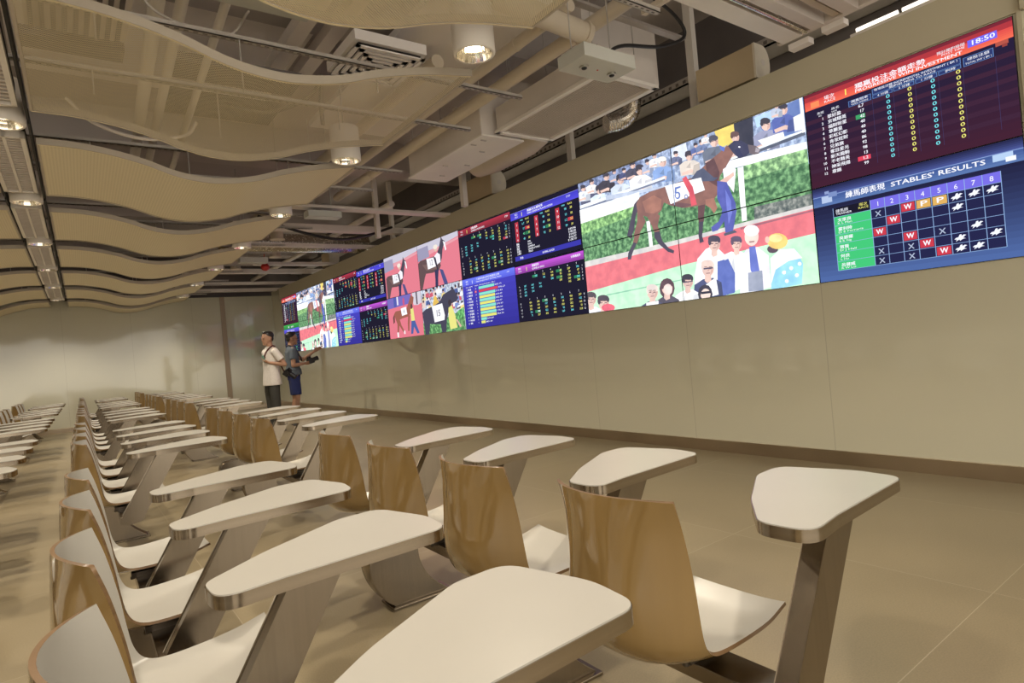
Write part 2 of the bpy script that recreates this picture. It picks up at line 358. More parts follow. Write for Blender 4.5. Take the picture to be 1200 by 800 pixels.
# shapes of the racehorse picture shown on the video wall: colour, surface kind, outline in picture fractions
RACE_PICTURE = [
((135,155,190),1,[[-.031,1.096],[1.058,1.02],[1.04,.639],[-.067,.615]]),
((95,110,150),1,[[-.001,1.003],[.37,1.0],[.363,.905],[-.01,.885]]),
((120,140,175),1,[[.501,1.026],[.711,1.015],[.703,.863],[.491,.862]]),
((205,215,232),0,[[.506,.996],[.569,.998],[.575,.894],[.501,.885]]),
((70,100,170),0,[[.836,.982],[1.015,1.003],[1.006,.825],[.887,.83]]),
((160,200,235),0,[[.837,.99],[.896,.994],[.907,.931],[.844,.928]]),
((238,205,60),0,[[.688,1.002],[.765,1.008],[.768,.896],[.704,.888]]),
((28,30,42),0,[[.763,1.004],[.833,1.0],[.828,.821],[.787,.822],[.764,.882]]),
((60,65,95),0,[[.002,.924],[.116,.928],[.125,.807],[.012,.81]]),
((215,225,240),0,[[-.011,.866],[-.013,.923],[.011,.935],[.048,.924],[.07,.899],[.068,.845]]),
((222,178,160),0,[[-.006,.88],[.033,.883],[.063,.863],[.059,.852],[.028,.865],[-.004,.865]]),
((172,180,192),0,[[.037,.85],[.046,.897],[.07,.899],[.068,.845]]),
((172,180,192),0,[[.014,.899],[.034,.919],[.033,.887]]),
((222,178,160),0,[[.046,.945],[.042,.932],[.034,.927],[.025,.931],[.018,.943],[.016,.958],[.02,.97],[.028,.975],[.037,.971],[.044,.959]]),
((196,146,130),0,[[.033,.929],[.044,.937],[.046,.953],[.037,.948]]),
((38,35,45),0,[[.047,.96],[.043,.954],[.035,.953],[.025,.958],[.017,.966],[.014,.975],[.018,.981],[.026,.981],[.037,.977],[.044,.969]]),
((38,35,45),0,[[.025,.96],[.022,.953],[.018,.951],[.015,.956],[.014,.965],[.016,.972],[.02,.974],[.024,.969]]),
((90,60,60),0,[[.023,.957],[.03,.955],[.03,.952],[.023,.954]]),
((90,60,60),0,[[.034,.954],[.041,.952],[.041,.949],[.034,.951]]),
((240,243,250),0,[[.049,.9],[.047,.95],[.068,.96],[.1,.95],[.119,.928],[.117,.881]]),
((222,178,160),0,[[.053,.913],[.087,.915],[.113,.897],[.109,.888],[.083,.9],[.055,.9]]),
((192,194,200),0,[[.09,.886],[.098,.927],[.119,.928],[.117,.881]]),
((192,194,200),0,[[.071,.929],[.087,.946],[.087,.918]]),
((222,178,160),0,[[.098,.969],[.095,.958],[.088,.954],[.08,.957],[.074,.967],[.073,.98],[.076,.991],[.083,.995],[.091,.992],[.096,.982]]),
((196,146,130),0,[[.087,.955],[.097,.962],[.098,.976],[.091,.972]]),
((38,35,45),0,[[.099,.982],[.096,.977],[.089,.976],[.08,.98],[.073,.987],[.071,.995],[.074,1.0],[.081,1.001],[.09,.997],[.097,.99]]),
((38,35,45),0,[[.08,.982],[.078,.976],[.074,.974],[.071,.979],[.07,.987],[.072,.993],[.076,.995],[.079,.99]]),
((90,60,60),0,[[.079,.979],[.084,.978],[.084,.975],[.079,.977]]),
((90,60,60),0,[[.088,.977],[.094,.975],[.093,.972],[.088,.974]]),
((205,222,240),0,[[.072,.779],[.069,.856],[.1,.872],[.15,.859],[.178,.826],[.175,.753]]),
((222,178,160),0,[[.078,.798],[.129,.804],[.169,.777],[.164,.763],[.123,.78],[.081,.778]]),
((164,177,192),0,[[.135,.759],[.147,.823],[.178,.826],[.175,.753]]),
((164,177,192),0,[[.106,.825],[.131,.851],[.13,.809]]),
((222,178,160),0,[[.147,.887],[.142,.87],[.131,.863],[.119,.868],[.11,.884],[.108,.904],[.113,.921],[.123,.928],[.135,.922],[.144,.907]]),
((196,146,130),0,[[.129,.865],[.145,.877],[.146,.898],[.135,.892]]),
((38,35,45),0,[[.148,.907],[.143,.899],[.132,.898],[.119,.904],[.109,.915],[.105,.927],[.11,.935],[.121,.936],[.134,.93],[.145,.919]]),
((38,35,45),0,[[.119,.907],[.116,.897],[.11,.895],[.106,.902],[.104,.914],[.107,.924],[.113,.926],[.117,.919]]),
((90,60,60),0,[[.117,.902],[.126,.9],[.125,.896],[.117,.898]]),
((90,60,60),0,[[.132,.899],[.14,.896],[.14,.893],[.132,.895]]),
((38,35,45),0,[[.125,.872],[.123,.939],[.149,.953],[.191,.94],[.216,.91],[.213,.848]]),
((222,178,160),0,[[.13,.889],[.174,.893],[.208,.868],[.203,.857],[.169,.872],[.133,.871]]),
((30,28,36),0,[[.178,.854],[.189,.909],[.216,.91],[.213,.848]]),
((30,28,36),0,[[.154,.911],[.175,.934],[.174,.897]]),
((222,178,160),0,[[.189,.964],[.185,.95],[.176,.944],[.165,.949],[.158,.963],[.156,.98],[.16,.994],[.169,1.0],[.179,.995],[.187,.981]]),
((196,146,130),0,[[.174,.946],[.187,.956],[.188,.974],[.179,.969]]),
((38,35,45),0,[[.19,.982],[.186,.975],[.176,.974],[.165,.98],[.156,.989],[.153,1.0],[.158,1.006],[.167,1.007],[.178,1.002],[.187,.992]]),
((38,35,45),0,[[.165,.982],[.162,.974],[.158,.972],[.154,.978],[.153,.988],[.155,.997],[.16,.999],[.164,.993]]),
((90,60,60),0,[[.164,.978],[.171,.976],[.171,.973],[.164,.975]]),
((90,60,60),0,[[.176,.975],[.183,.973],[.183,.969],[.176,.972]]),
((130,150,190),0,[[.189,.923],[.188,.965],[.204,.973],[.23,.965],[.245,.946],[.244,.907]]),
((222,178,160),0,[[.192,.934],[.219,.936],[.24,.92],[.237,.913],[.216,.923],[.194,.923]]),
((104,120,152),0,[[.222,.911],[.229,.946],[.245,.946],[.244,.907]]),
((104,120,152),0,[[.207,.947],[.22,.961],[.219,.938]]),
((222,178,160),0,[[.228,.981],[.226,.972],[.22,.968],[.214,.971],[.209,.98],[.208,.99],[.211,.999],[.216,1.003],[.222,1.0],[.227,.991]]),
((196,146,130),0,[[.219,.969],[.227,.975],[.228,.986],[.222,.983]]),
((38,35,45),0,[[.229,.992],[.227,.987],[.221,.987],[.214,.99],[.208,.996],[.207,1.003],[.209,1.007],[.215,1.008],[.222,1.004],[.227,.998]]),
((38,35,45),0,[[.214,.992],[.212,.987],[.209,.985],[.207,.989],[.206,.996],[.208,1.001],[.21,1.002],[.213,.999]]),
((90,60,60),0,[[.213,.989],[.217,.988],[.217,.986],[.213,.987]]),
((90,60,60),0,[[.221,.987],[.225,.986],[.225,.984],[.22,.985]]),
((190,205,225),0,[[.193,.795],[.19,.875],[.221,.892],[.27,.878],[.299,.843],[.296,.768]]),
((222,178,160),0,[[.199,.815],[.25,.821],[.289,.793],[.284,.778],[.244,.795],[.202,.794]]),
((152,164,180),0,[[.255,.774],[.268,.84],[.299,.843],[.296,.768]]),
((152,164,180),0,[[.226,.842],[.251,.87],[.25,.826]]),
((222,178,160),0,[[.267,.907],[.262,.89],[.252,.882],[.24,.888],[.231,.904],[.229,.925],[.234,.942],[.244,.949],[.256,.943],[.265,.927]]),
((196,146,130),0,[[.25,.884],[.265,.896],[.267,.918],[.256,.912]]),
((38,35,45),0,[[.269,.928],[.264,.92],[.253,.918],[.24,.925],[.229,.936],[.226,.948],[.231,.957],[.242,.958],[.255,.951],[.265,.94]]),
((38,35,45),0,[[.239,.928],[.236,.918],[.231,.915],[.226,.922],[.225,.935],[.228,.945],[.233,.948],[.238,.94]]),
((90,60,60),0,[[.238,.923],[.246,.921],[.246,.917],[.238,.919]]),
((90,60,60),0,[[.252,.919],[.261,.917],[.26,.913],[.252,.915]]),
((45,55,100),0,[[.244,.909],[.242,.95],[.258,.958],[.283,.95],[.298,.931],[.296,.893]]),
((222,178,160),0,[[.247,.919],[.273,.921],[.293,.906],[.29,.898],[.27,.908],[.248,.908]]),
((36,44,80),0,[[.275,.897],[.282,.931],[.298,.931],[.296,.893]]),
((36,44,80),0,[[.26,.932],[.273,.946],[.273,.924]]),
((222,178,160),0,[[.281,.965],[.279,.956],[.274,.952],[.267,.955],[.263,.964],[.262,.974],[.264,.983],[.27,.987],[.276,.984],[.28,.975]]),
((196,146,130),0,[[.273,.953],[.28,.96],[.281,.971],[.276,.968]]),
((38,35,45),0,[[.282,.976],[.28,.972],[.274,.971],[.267,.974],[.262,.98],[.26,.987],[.263,.991],[.268,.991],[.275,.988],[.28,.982]]),
((38,35,45),0,[[.267,.976],[.266,.971],[.263,.97],[.261,.973],[.26,.98],[.261,.985],[.264,.986],[.266,.982]]),
((90,60,60),0,[[.266,.974],[.271,.972],[.271,.97],[.266,.971]]),
((90,60,60),0,[[.274,.971],[.278,.97],[.278,.968],[.274,.969]]),
((50,50,70),0,[[.279,.897],[.277,.955],[.299,.966],[.333,.955],[.354,.929],[.351,.875]]),
((222,178,160),0,[[.283,.911],[.319,.914],[.347,.893],[.343,.883],[.315,.896],[.285,.896]]),
((40,40,56),0,[[.323,.881],[.332,.928],[.354,.929],[.351,.875]]),
((40,40,56),0,[[.302,.93],[.32,.95],[.319,.918]]),
((222,178,160),0,[[.331,.976],[.328,.964],[.32,.959],[.312,.963],[.306,.975],[.304,.99],[.307,1.002],[.315,1.007],[.323,1.003],[.329,.991]]),
((196,146,130),0,[[.319,.96],[.33,.969],[.331,.984],[.323,.98]]),
((38,35,45),0,[[.332,.992],[.329,.986],[.321,.985],[.312,.99],[.304,.998],[.302,1.007],[.305,1.013],[.313,1.014],[.323,1.009],[.33,1.001]]),
((38,35,45),0,[[.311,.992],[.309,.985],[.306,.983],[.302,.988],[.301,.997],[.303,1.005],[.307,1.006],[.311,1.001]]),
((90,60,60),0,[[.31,.989],[.316,.987],[.316,.984],[.31,.986]]),
((90,60,60),0,[[.321,.986],[.326,.984],[.326,.981],[.32,.983]]),
((240,243,250),0,[[.297,.8],[.293,.886],[.326,.904],[.377,.889],[.406,.851],[.403,.771]]),
((222,178,160),0,[[.303,.822],[.356,.828],[.396,.797],[.391,.782],[.35,.801],[.306,.799]]),
((192,194,200),0,[[.361,.778],[.374,.849],[.406,.851],[.403,.771]]),
((192,194,200),0,[[.331,.851],[.357,.88],[.356,.833]]),
((222,178,160),0,[[.373,.92],[.368,.901],[.358,.894],[.345,.9],[.336,.917],[.333,.939],[.339,.958],[.349,.965],[.362,.959],[.371,.942]]),
((196,146,130),0,[[.356,.896],[.372,.909],[.373,.932],[.362,.925]]),
((38,35,45),0,[[.375,.943],[.37,.934],[.359,.932],[.345,.939],[.334,.951],[.331,.965],[.336,.974],[.347,.975],[.361,.968],[.371,.956]]),
((38,35,45),0,[[.345,.943],[.342,.932],[.336,.929],[.331,.937],[.33,.95],[.333,.961],[.338,.964],[.343,.956]]),
((90,60,60),0,[[.343,.938],[.352,.935],[.351,.931],[.343,.933]]),
((90,60,60),0,[[.358,.933],[.367,.931],[.366,.926],[.358,.929]]),
((150,165,200),0,[[.364,.898],[.362,.943],[.378,.952],[.405,.943],[.42,.923],[.419,.881]]),
((222,178,160),0,[[.367,.909],[.394,.911],[.415,.895],[.412,.887],[.391,.897],[.368,.897]]),
((120,132,160),0,[[.397,.885],[.404,.922],[.42,.923],[.419,.881]]),
((120,132,160),0,[[.381,.924],[.395,.939],[.394,.914]]),
((222,178,160),0,[[.403,.96],[.401,.95],[.395,.946],[.389,.949],[.384,.958],[.382,.97],[.385,.98],[.391,.984],[.397,.98],[.402,.971]]),
((196,146,130),0,[[.394,.947],[.402,.954],[.403,.966],[.397,.963]]),
((38,35,45),0,[[.404,.972],[.401,.967],[.395,.966],[.388,.97],[.383,.976],[.381,.983],[.384,.988],[.39,.989],[.397,.985],[.402,.979]]),
((38,35,45),0,[[.388,.972],[.387,.966],[.384,.965],[.381,.969],[.381,.976],[.382,.982],[.385,.983],[.388,.979]]),
((90,60,60),0,[[.387,.969],[.392,.968],[.392,.965],[.387,.967]]),
((90,60,60),0,[[.395,.967],[.4,.965],[.399,.963],[.395,.965]]),
((240,243,250),0,[[.401,.923],[.399,.967],[.415,.976],[.441,.967],[.456,.947],[.454,.905]]),
((222,178,160),0,[[.403,.934],[.43,.936],[.451,.919],[.448,.911],[.427,.922],[.405,.922]]),
((192,194,200),0,[[.433,.91],[.44,.946],[.456,.947],[.454,.905]]),
((192,194,200),0,[[.418,.948],[.431,.963],[.43,.939]]),
((222,178,160),0,[[.439,.984],[.437,.974],[.431,.97],[.425,.973],[.42,.983],[.419,.994],[.422,1.004],[.427,1.008],[.433,1.004],[.438,.995]]),
((196,146,130),0,[[.43,.971],[.438,.978],[.439,.99],[.433,.987]]),
((38,35,45),0,[[.44,.995],[.437,.991],[.432,.99],[.425,.994],[.419,1.0],[.418,1.007],[.42,1.012],[.426,1.012],[.433,1.009],[.438,1.002]]),
((38,35,45),0,[[.425,.996],[.423,.99],[.42,.989],[.418,.993],[.417,1.0],[.419,1.006],[.421,1.007],[.424,1.003]]),
((90,60,60),0,[[.424,.993],[.428,.992],[.428,.989],[.424,.991]]),
((90,60,60),0,[[.431,.991],[.436,.989],[.436,.987],[.431,.989]]),
((110,150,215),0,[[.416,.812],[.413,.89],[.441,.906],[.485,.892],[.51,.858],[.507,.786]]),
((222,178,160),0,[[.421,.832],[.466,.837],[.502,.81],[.497,.796],[.461,.813],[.423,.812]]),
((88,120,172),0,[[.471,.792],[.482,.856],[.51,.858],[.507,.786]]),
((88,120,172),0,[[.445,.858],[.467,.884],[.467,.842]]),
((222,178,160),0,[[.482,.92],[.477,.903],[.468,.896],[.457,.902],[.449,.917],[.447,.937],[.452,.954],[.461,.961],[.472,.955],[.48,.939]]),
((196,146,130),0,[[.466,.898],[.48,.91],[.481,.93],[.472,.925]]),
((235,230,215),0,[[.483,.94],[.479,.932],[.469,.931],[.457,.937],[.448,.948],[.445,.96],[.449,.968],[.459,.969],[.471,.963],[.48,.952]]),
((235,230,215),0,[[.457,.94],[.454,.93],[.449,.928],[.445,.935],[.444,.947],[.447,.957],[.451,.959],[.456,.952]]),
((90,60,60),0,[[.456,.936],[.463,.933],[.463,.929],[.455,.931]]),
((90,60,60),0,[[.469,.932],[.476,.929],[.476,.925],[.468,.928]]),
((80,90,130),0,[[.495,.885],[.494,.928],[.509,.937],[.533,.929],[.547,.91],[.546,.869]]),
((222,178,160),0,[[.498,.896],[.523,.898],[.543,.882],[.54,.875],[.52,.885],[.5,.885]]),
((64,72,104),0,[[.526,.873],[.532,.909],[.547,.91],[.546,.869]]),
((64,72,104),0,[[.512,.91],[.524,.925],[.523,.901]]),
((222,178,160),0,[[.532,.944],[.529,.935],[.524,.931],[.518,.934],[.514,.943],[.513,.954],[.515,.964],[.52,.967],[.526,.964],[.53,.956]]),
((196,146,130),0,[[.523,.932],[.531,.939],[.531,.95],[.526,.947]]),
((38,35,45),0,[[.532,.956],[.53,.952],[.525,.951],[.518,.954],[.513,.96],[.511,.967],[.514,.972],[.519,.972],[.526,.969],[.531,.963]]),
((38,35,45),0,[[.518,.956],[.517,.951],[.514,.949],[.512,.953],[.511,.96],[.512,.965],[.515,.967],[.517,.963]]),
((90,60,60),0,[[.517,.953],[.521,.952],[.521,.95],[.517,.951]]),
((90,60,60),0,[[.524,.951],[.528,.95],[.528,.948],[.524,.949]]),
((215,200,185),0,[[.535,.799],[.533,.871],[.557,.886],[.596,.873],[.619,.842],[.617,.775]]),
((222,178,160),0,[[.54,.817],[.58,.822],[.611,.797],[.607,.785],[.576,.8],[.542,.799]]),
((172,160,148),0,[[.584,.781],[.594,.84],[.619,.842],[.617,.775]]),
((172,160,148),0,[[.561,.841],[.581,.866],[.58,.827]]),
((222,178,160),0,[[.594,.899],[.59,.884],[.582,.877],[.572,.882],[.565,.896],[.563,.915],[.567,.93],[.575,.937],[.585,.932],[.592,.917]]),
((196,146,130),0,[[.58,.879],[.592,.89],[.594,.909],[.585,.904]]),
((38,35,45),0,[[.595,.918],[.591,.911],[.582,.909],[.572,.915],[.564,.925],[.561,.936],[.565,.943],[.574,.944],[.584,.939],[.592,.929]]),
((38,35,45),0,[[.572,.918],[.569,.909],[.565,.906],[.561,.913],[.56,.924],[.563,.933],[.567,.935],[.571,.929]]),
((90,60,60),0,[[.571,.914],[.577,.911],[.577,.908],[.57,.91]]),
((90,60,60),0,[[.582,.91],[.589,.908],[.588,.904],[.582,.907]]),
((60,80,150),0,[[.588,.903],[.586,.94],[.599,.947],[.619,.94],[.63,.924],[.629,.889]]),
((222,178,160),0,[[.59,.912],[.61,.914],[.626,.901],[.624,.894],[.608,.903],[.591,.903]]),
((48,64,120),0,[[.612,.893],[.618,.923],[.63,.924],[.629,.889]]),
((48,64,120),0,[[.601,.924],[.611,.937],[.61,.917]]),
((222,178,160),0,[[.617,.953],[.615,.945],[.611,.942],[.606,.945],[.603,.952],[.602,.962],[.604,.97],[.608,.973],[.613,.97],[.616,.963]]),
((196,146,130),0,[[.61,.943],[.617,.949],[.617,.958],[.613,.956]]),
((38,35,45),0,[[.618,.963],[.616,.959],[.611,.959],[.606,.962],[.602,.967],[.601,.972],[.603,.976],[.607,.977],[.612,.974],[.616,.969]]),
((38,35,45),0,[[.606,.963],[.605,.958],[.603,.957],[.601,.961],[.6,.966],[.601,.971],[.604,.972],[.606,.969]]),
((90,60,60),0,[[.605,.961],[.609,.96],[.609,.958],[.605,.959]]),
((90,60,60),0,[[.611,.959],[.615,.958],[.614,.956],[.611,.957]]),
((90,110,160),0,[[.609,.901],[.608,.942],[.622,.95],[.644,.942],[.657,.924],[.655,.885]]),
((222,178,160),0,[[.612,.911],[.635,.913],[.652,.898],[.65,.89],[.632,.9],[.613,.9]]),
((72,88,128),0,[[.637,.889],[.643,.923],[.657,.924],[.655,.885]]),
((72,88,128),0,[[.624,.925],[.635,.938],[.635,.916]]),
((222,178,160),0,[[.642,.957],[.64,.949],[.635,.945],[.63,.948],[.626,.956],[.625,.967],[.627,.976],[.632,.979],[.637,.976],[.641,.968]]),
((196,146,130),0,[[.635,.946],[.641,.952],[.642,.963],[.637,.96]]),
((38,35,45),0,[[.643,.968],[.641,.964],[.636,.964],[.63,.967],[.625,.973],[.624,.979],[.626,.983],[.631,.984],[.637,.981],[.641,.975]]),
((38,35,45),0,[[.63,.969],[.628,.963],[.626,.962],[.624,.966],[.623,.972],[.625,.978],[.627,.979],[.629,.975]]),
((90,60,60),0,[[.629,.966],[.633,.965],[.633,.963],[.629,.964]]),
((90,60,60),0,[[.636,.964],[.639,.963],[.639,.961],[.635,.962]]),
((240,243,250),0,[[.635,.95],[.634,.981],[.644,.987],[.661,.981],[.67,.967],[.669,.938]]),
((222,178,160),0,[[.637,.958],[.654,.959],[.667,.948],[.665,.942],[.652,.95],[.638,.95]]),
((192,194,200),0,[[.656,.941],[.66,.966],[.67,.967],[.669,.938]]),
((192,194,200),0,[[.646,.968],[.654,.978],[.654,.961]]),
((222,178,160),0,[[.66,.992],[.658,.986],[.654,.983],[.65,.985],[.647,.991],[.647,.999],[.648,1.006],[.652,1.009],[.656,1.006],[.659,1.0]]),
((196,146,130),0,[[.654,.984],[.659,.988],[.659,.996],[.656,.994]]),
((38,35,45),0,[[.66,1.0],[.658,.997],[.655,.997],[.65,.999],[.647,1.004],[.646,1.008],[.647,1.012],[.651,1.012],[.655,1.009],[.659,1.005]]),
((38,35,45),0,[[.65,1.001],[.649,.997],[.648,.996],[.646,.998],[.645,1.003],[.646,1.007],[.648,1.008],[.65,1.005]]),
((90,60,60),0,[[.65,.999],[.653,.998],[.652,.996],[.65,.997]]),
((90,60,60),0,[[.655,.997],[.657,.996],[.657,.994],[.655,.996]]),
((85,95,115),0,[[.637,.817],[.634,.899],[.661,.915],[.704,.901],[.728,.865],[.726,.789]]),
((222,178,160),0,[[.642,.838],[.686,.843],[.72,.814],[.716,.8],[.681,.818],[.644,.816]]),
((68,76,92),0,[[.691,.796],[.702,.863],[.728,.865],[.726,.789]]),
((68,76,92),0,[[.666,.865],[.687,.893],[.686,.848]]),
((222,178,160),0,[[.701,.93],[.697,.913],[.688,.905],[.677,.911],[.67,.928],[.668,.949],[.672,.966],[.681,.973],[.691,.967],[.699,.951]]),
((196,146,130),0,[[.686,.907],[.7,.92],[.701,.941],[.691,.935]]),
((60,62,75),0,[[.702,.952],[.698,.943],[.689,.942],[.677,.948],[.668,.96],[.665,.973],[.669,.981],[.679,.982],[.69,.976],[.699,.964]]),
((60,62,75),0,[[.677,.952],[.674,.941],[.67,.939],[.666,.946],[.664,.959],[.667,.969],[.672,.972],[.676,.964]]),
((90,60,60),0,[[.676,.947],[.683,.944],[.683,.94],[.675,.943]]),
((90,60,60),0,[[.688,.943],[.695,.94],[.695,.936],[.688,.939]]),
((215,190,50),0,[[.724,.807],[.721,.881],[.745,.896],[.783,.883],[.804,.851],[.802,.782]]),
((222,178,160),0,[[.728,.825],[.767,.83],[.797,.804],[.793,.791],[.763,.807],[.73,.806]]),
((172,152,40),0,[[.771,.788],[.781,.849],[.804,.851],[.802,.782]]),
((172,152,40),0,[[.749,.85],[.768,.876],[.767,.835]]),
((222,178,160),0,[[.78,.91],[.777,.894],[.769,.887],[.76,.892],[.753,.907],[.751,.926],[.755,.942],[.763,.949],[.772,.943],[.778,.929]]),
((196,146,130),0,[[.767,.889],[.779,.9],[.78,.92],[.772,.914]]),
((80,50,45),0,[[.781,.929],[.778,.922],[.769,.92],[.759,.926],[.751,.937],[.749,.948],[.752,.956],[.761,.957],[.771,.951],[.779,.94]]),
((80,50,45),0,[[.759,.929],[.757,.92],[.753,.917],[.749,.924],[.748,.936],[.75,.945],[.754,.947],[.758,.941]]),
((90,60,60),0,[[.758,.925],[.764,.922],[.764,.919],[.758,.921]]),
((90,60,60),0,[[.769,.921],[.775,.919],[.775,.915],[.769,.918]]),
((130,135,170),0,[[.831,.801],[.829,.884],[.854,.901],[.894,.886],[.917,.851],[.915,.774]]),
((222,178,160),0,[[.836,.822],[.878,.828],[.91,.799],[.906,.784],[.873,.802],[.838,.801]]),
((104,108,136),0,[[.882,.78],[.892,.848],[.917,.851],[.915,.774]]),
((104,108,136),0,[[.858,.85],[.879,.878],[.878,.833]]),
((222,178,160),0,[[.891,.916],[.888,.898],[.879,.891],[.869,.897],[.862,.913],[.86,.935],[.864,.952],[.873,.96],[.882,.954],[.89,.937]]),
((196,146,130),0,[[.878,.893],[.89,.906],[.891,.927],[.882,.921]]),
((38,35,45),0,[[.893,.938],[.889,.929],[.88,.928],[.869,.935],[.861,.946],[.858,.959],[.862,.967],[.871,.969],[.882,.962],[.89,.95]]),
((38,35,45),0,[[.869,.938],[.867,.927],[.862,.925],[.858,.932],[.857,.945],[.86,.956],[.864,.958],[.868,.951]]),
((90,60,60),0,[[.868,.933],[.874,.93],[.874,.926],[.868,.929]]),
((90,60,60),0,[[.879,.929],[.886,.926],[.886,.922],[.879,.925]]),
((55,75,160),0,[[.898,.863],[.896,.937],[.918,.952],[.953,.938],[.973,.905],[.971,.837]]),
((222,178,160),0,[[.902,.882],[.939,.886],[.966,.859],[.963,.846],[.935,.863],[.905,.862]]),
((44,60,128),0,[[.942,.843],[.951,.903],[.973,.905],[.971,.837]]),
((44,60,128),0,[[.922,.906],[.939,.931],[.939,.891]]),
((222,178,160),0,[[.951,.964],[.947,.949],[.94,.942],[.931,.947],[.925,.962],[.923,.981],[.927,.997],[.934,1.003],[.943,.998],[.949,.983]]),
((196,146,130),0,[[.939,.944],[.949,.955],[.95,.974],[.943,.969]]),
((38,35,45),0,[[.952,.984],[.948,.976],[.941,.975],[.931,.981],[.924,.992],[.922,1.003],[.925,1.01],[.933,1.011],[.942,1.005],[.949,.995]]),
((38,35,45),0,[[.931,.984],[.929,.975],[.925,.973],[.922,.979],[.921,.991],[.923,1.0],[.927,1.002],[.93,.996]]),
((90,60,60),0,[[.93,.98],[.936,.977],[.936,.974],[.93,.976]]),
((90,60,60),0,[[.94,.976],[.946,.973],[.946,.97],[.94,.972]]),
((180,190,210),0,[[.896,.951],[.895,.988],[.906,.995],[.924,.988],[.934,.971],[.933,.936]]),
((222,178,160),0,[[.898,.96],[.916,.962],[.93,.948],[.929,.941],[.914,.95],[.899,.95]]),
((144,152,168),0,[[.918,.94],[.923,.97],[.934,.971],[.933,.936]]),
((144,152,168),0,[[.908,.972],[.917,.984],[.916,.964]]),
((222,178,160),0,[[.922,1.001],[.921,.993],[.917,.99],[.913,.993],[.909,1.0],[.909,1.01],[.91,1.018],[.914,1.021],[.918,1.018],[.922,1.011]]),
((196,146,130),0,[[.916,.991],[.922,.996],[.922,1.006],[.918,1.004]]),
((38,35,45),0,[[.923,1.011],[.921,1.007],[.917,1.007],[.912,1.01],[.909,1.015],[.908,1.021],[.909,1.025],[.913,1.025],[.918,1.022],[.922,1.017]]),
((38,35,45),0,[[.912,1.011],[.911,1.007],[.909,1.006],[.908,1.009],[.907,1.015],[.908,1.019],[.91,1.02],[.912,1.017]]),
((90,60,60),0,[[.912,1.009],[.915,1.008],[.915,1.006],[.912,1.007]]),
((90,60,60),0,[[.917,1.007],[.92,1.006],[.92,1.004],[.917,1.005]]),
((240,243,250),0,[[.966,.911],[.997,.919],[.999,.829],[.967,.832]]),
((240,243,250),0,[[.845,.854],[.931,.853],[.934,.819],[.875,.78]]),
((225,232,245),0,[[.004,.83],[.469,.831],[.468,.816],[.003,.804]]),
((90,100,130),0,[[.003,.804],[.468,.816],[.468,.805],[.001,.787]]),
((170,185,210),0,[[.16,.839],[.465,.77],[.465,.757],[.161,.803]]),
((60,70,90),0,[[.743,.799],[.997,.815],[.998,.796],[.742,.777]]),
((225,232,240),0,[[.743,.807],[.997,.827],[.997,.815],[.743,.794]]),
((245,248,250),0,[[-.019,.755],[.339,.748],[.336,.695],[-.024,.685]]),
((245,248,250),0,[[.726,.795],[1.02,.756],[1.017,.708],[.724,.745]]),
((228,235,245),0,[[-.016,.798],[.341,.786],[.338,.738],[-.02,.744]]),
((62,120,62),2,[[-.024,.69],[.336,.699],[.74,.74],[1.018,.719],[1.011,.4],[.764,.402],[.507,.385],[-.047,.372]]),
((105,165,80),2,[[-.024,.69],[.336,.699],[.332,.641],[-.03,.602]]),
((110,165,95),2,[[.782,.736],[1.018,.719],[1.015,.649],[.778,.654]]),
((90,100,92),2,[[.81,.489],[1.007,.484],[1.011,.4],[.805,.399]]),
((200,196,190),0,[[-.045,.4],[.508,.404],[.765,.415],[1.021,.423],[1.02,.399],[.763,.388],[.506,.371],[-.049,.347]]),
((222,82,92),0,[[-.048,.354],[.507,.374],[.763,.392],[1.02,.402],[1.013,.266],[.524,.235],[-.063,.156]]),
((150,70,85),0,[[.753,.389],[1.002,.396],[1.003,.387],[.754,.376]]),
((176,236,186),0,[[-.063,.156],[.524,.235],[1.013,.269],[1.023,-.055],[-.08,-.086]]),
((120,190,150),0,[[.111,.122],[.518,.143],[.518,.135],[.11,.111]]),
((240,244,250),0,[[.764,.737],[.786,.734],[.78,.423],[.762,.423]]),
((240,244,250),0,[[.362,.57],[.38,.569],[.381,.4],[.364,.4]]),
((240,244,250),0,[[.989,.999],[.999,.999],[1.0,.813],[.99,.811]]),
((48,42,58),0,[[.332,.737],[.31,.714],[.29,.637],[.272,.563],[.258,.51],[.277,.483],[.296,.534],[.311,.629],[.332,.681]]),
((122,72,58),0,[[.346,.636],[.323,.675],[.317,.587],[.297,.513],[.281,.448],[.302,.441],[.323,.5],[.359,.571]]),
((48,42,58),0,[[.285,.457],[.302,.447],[.274,.379],[.265,.341],[.247,.346],[.253,.389]]),
((78,44,42),0,[[.599,.601],[.629,.579],[.614,.477],[.592,.476]]),
((48,42,58),0,[[.595,.484],[.613,.481],[.602,.391],[.607,.354],[.59,.35],[.587,.405]]),
((122,72,58),0,[[.319,.706],[.339,.748],[.39,.763],[.452,.763],[.52,.764],[.586,.765],[.621,.799],[.667,.838],[.702,.86],[.731,.886],[.75,.881],[.756,.832],[.741,.8],[.719,.759],[.697,.723],[.686,.67],[.683,.619],[.662,.587],[.629,.576],[.584,.58],[.532,.593],[.483,.631],[.454,.663],[.44,.618],[.414,.594],[.386,.585],[.345,.62],[.322,.665]]),
((150,88,66),0,[[.351,.713],[.409,.732],[.444,.689],[.438,.623],[.401,.61],[.363,.633]]),
((78,44,42),0,[[.643,.827],[.679,.84],[.696,.744],[.682,.663],[.649,.714]]),
((95,55,55),0,[[.479,.66],[.582,.595],[.532,.593],[.483,.631]]),
((150,88,66),0,[[.631,.606],[.665,.6],[.675,.534],[.66,.505],[.648,.545],[.629,.571]]),
((122,72,58),0,[[.369,.597],[.415,.609],[.43,.584],[.415,.522],[.421,.481],[.396,.48],[.389,.525]]),
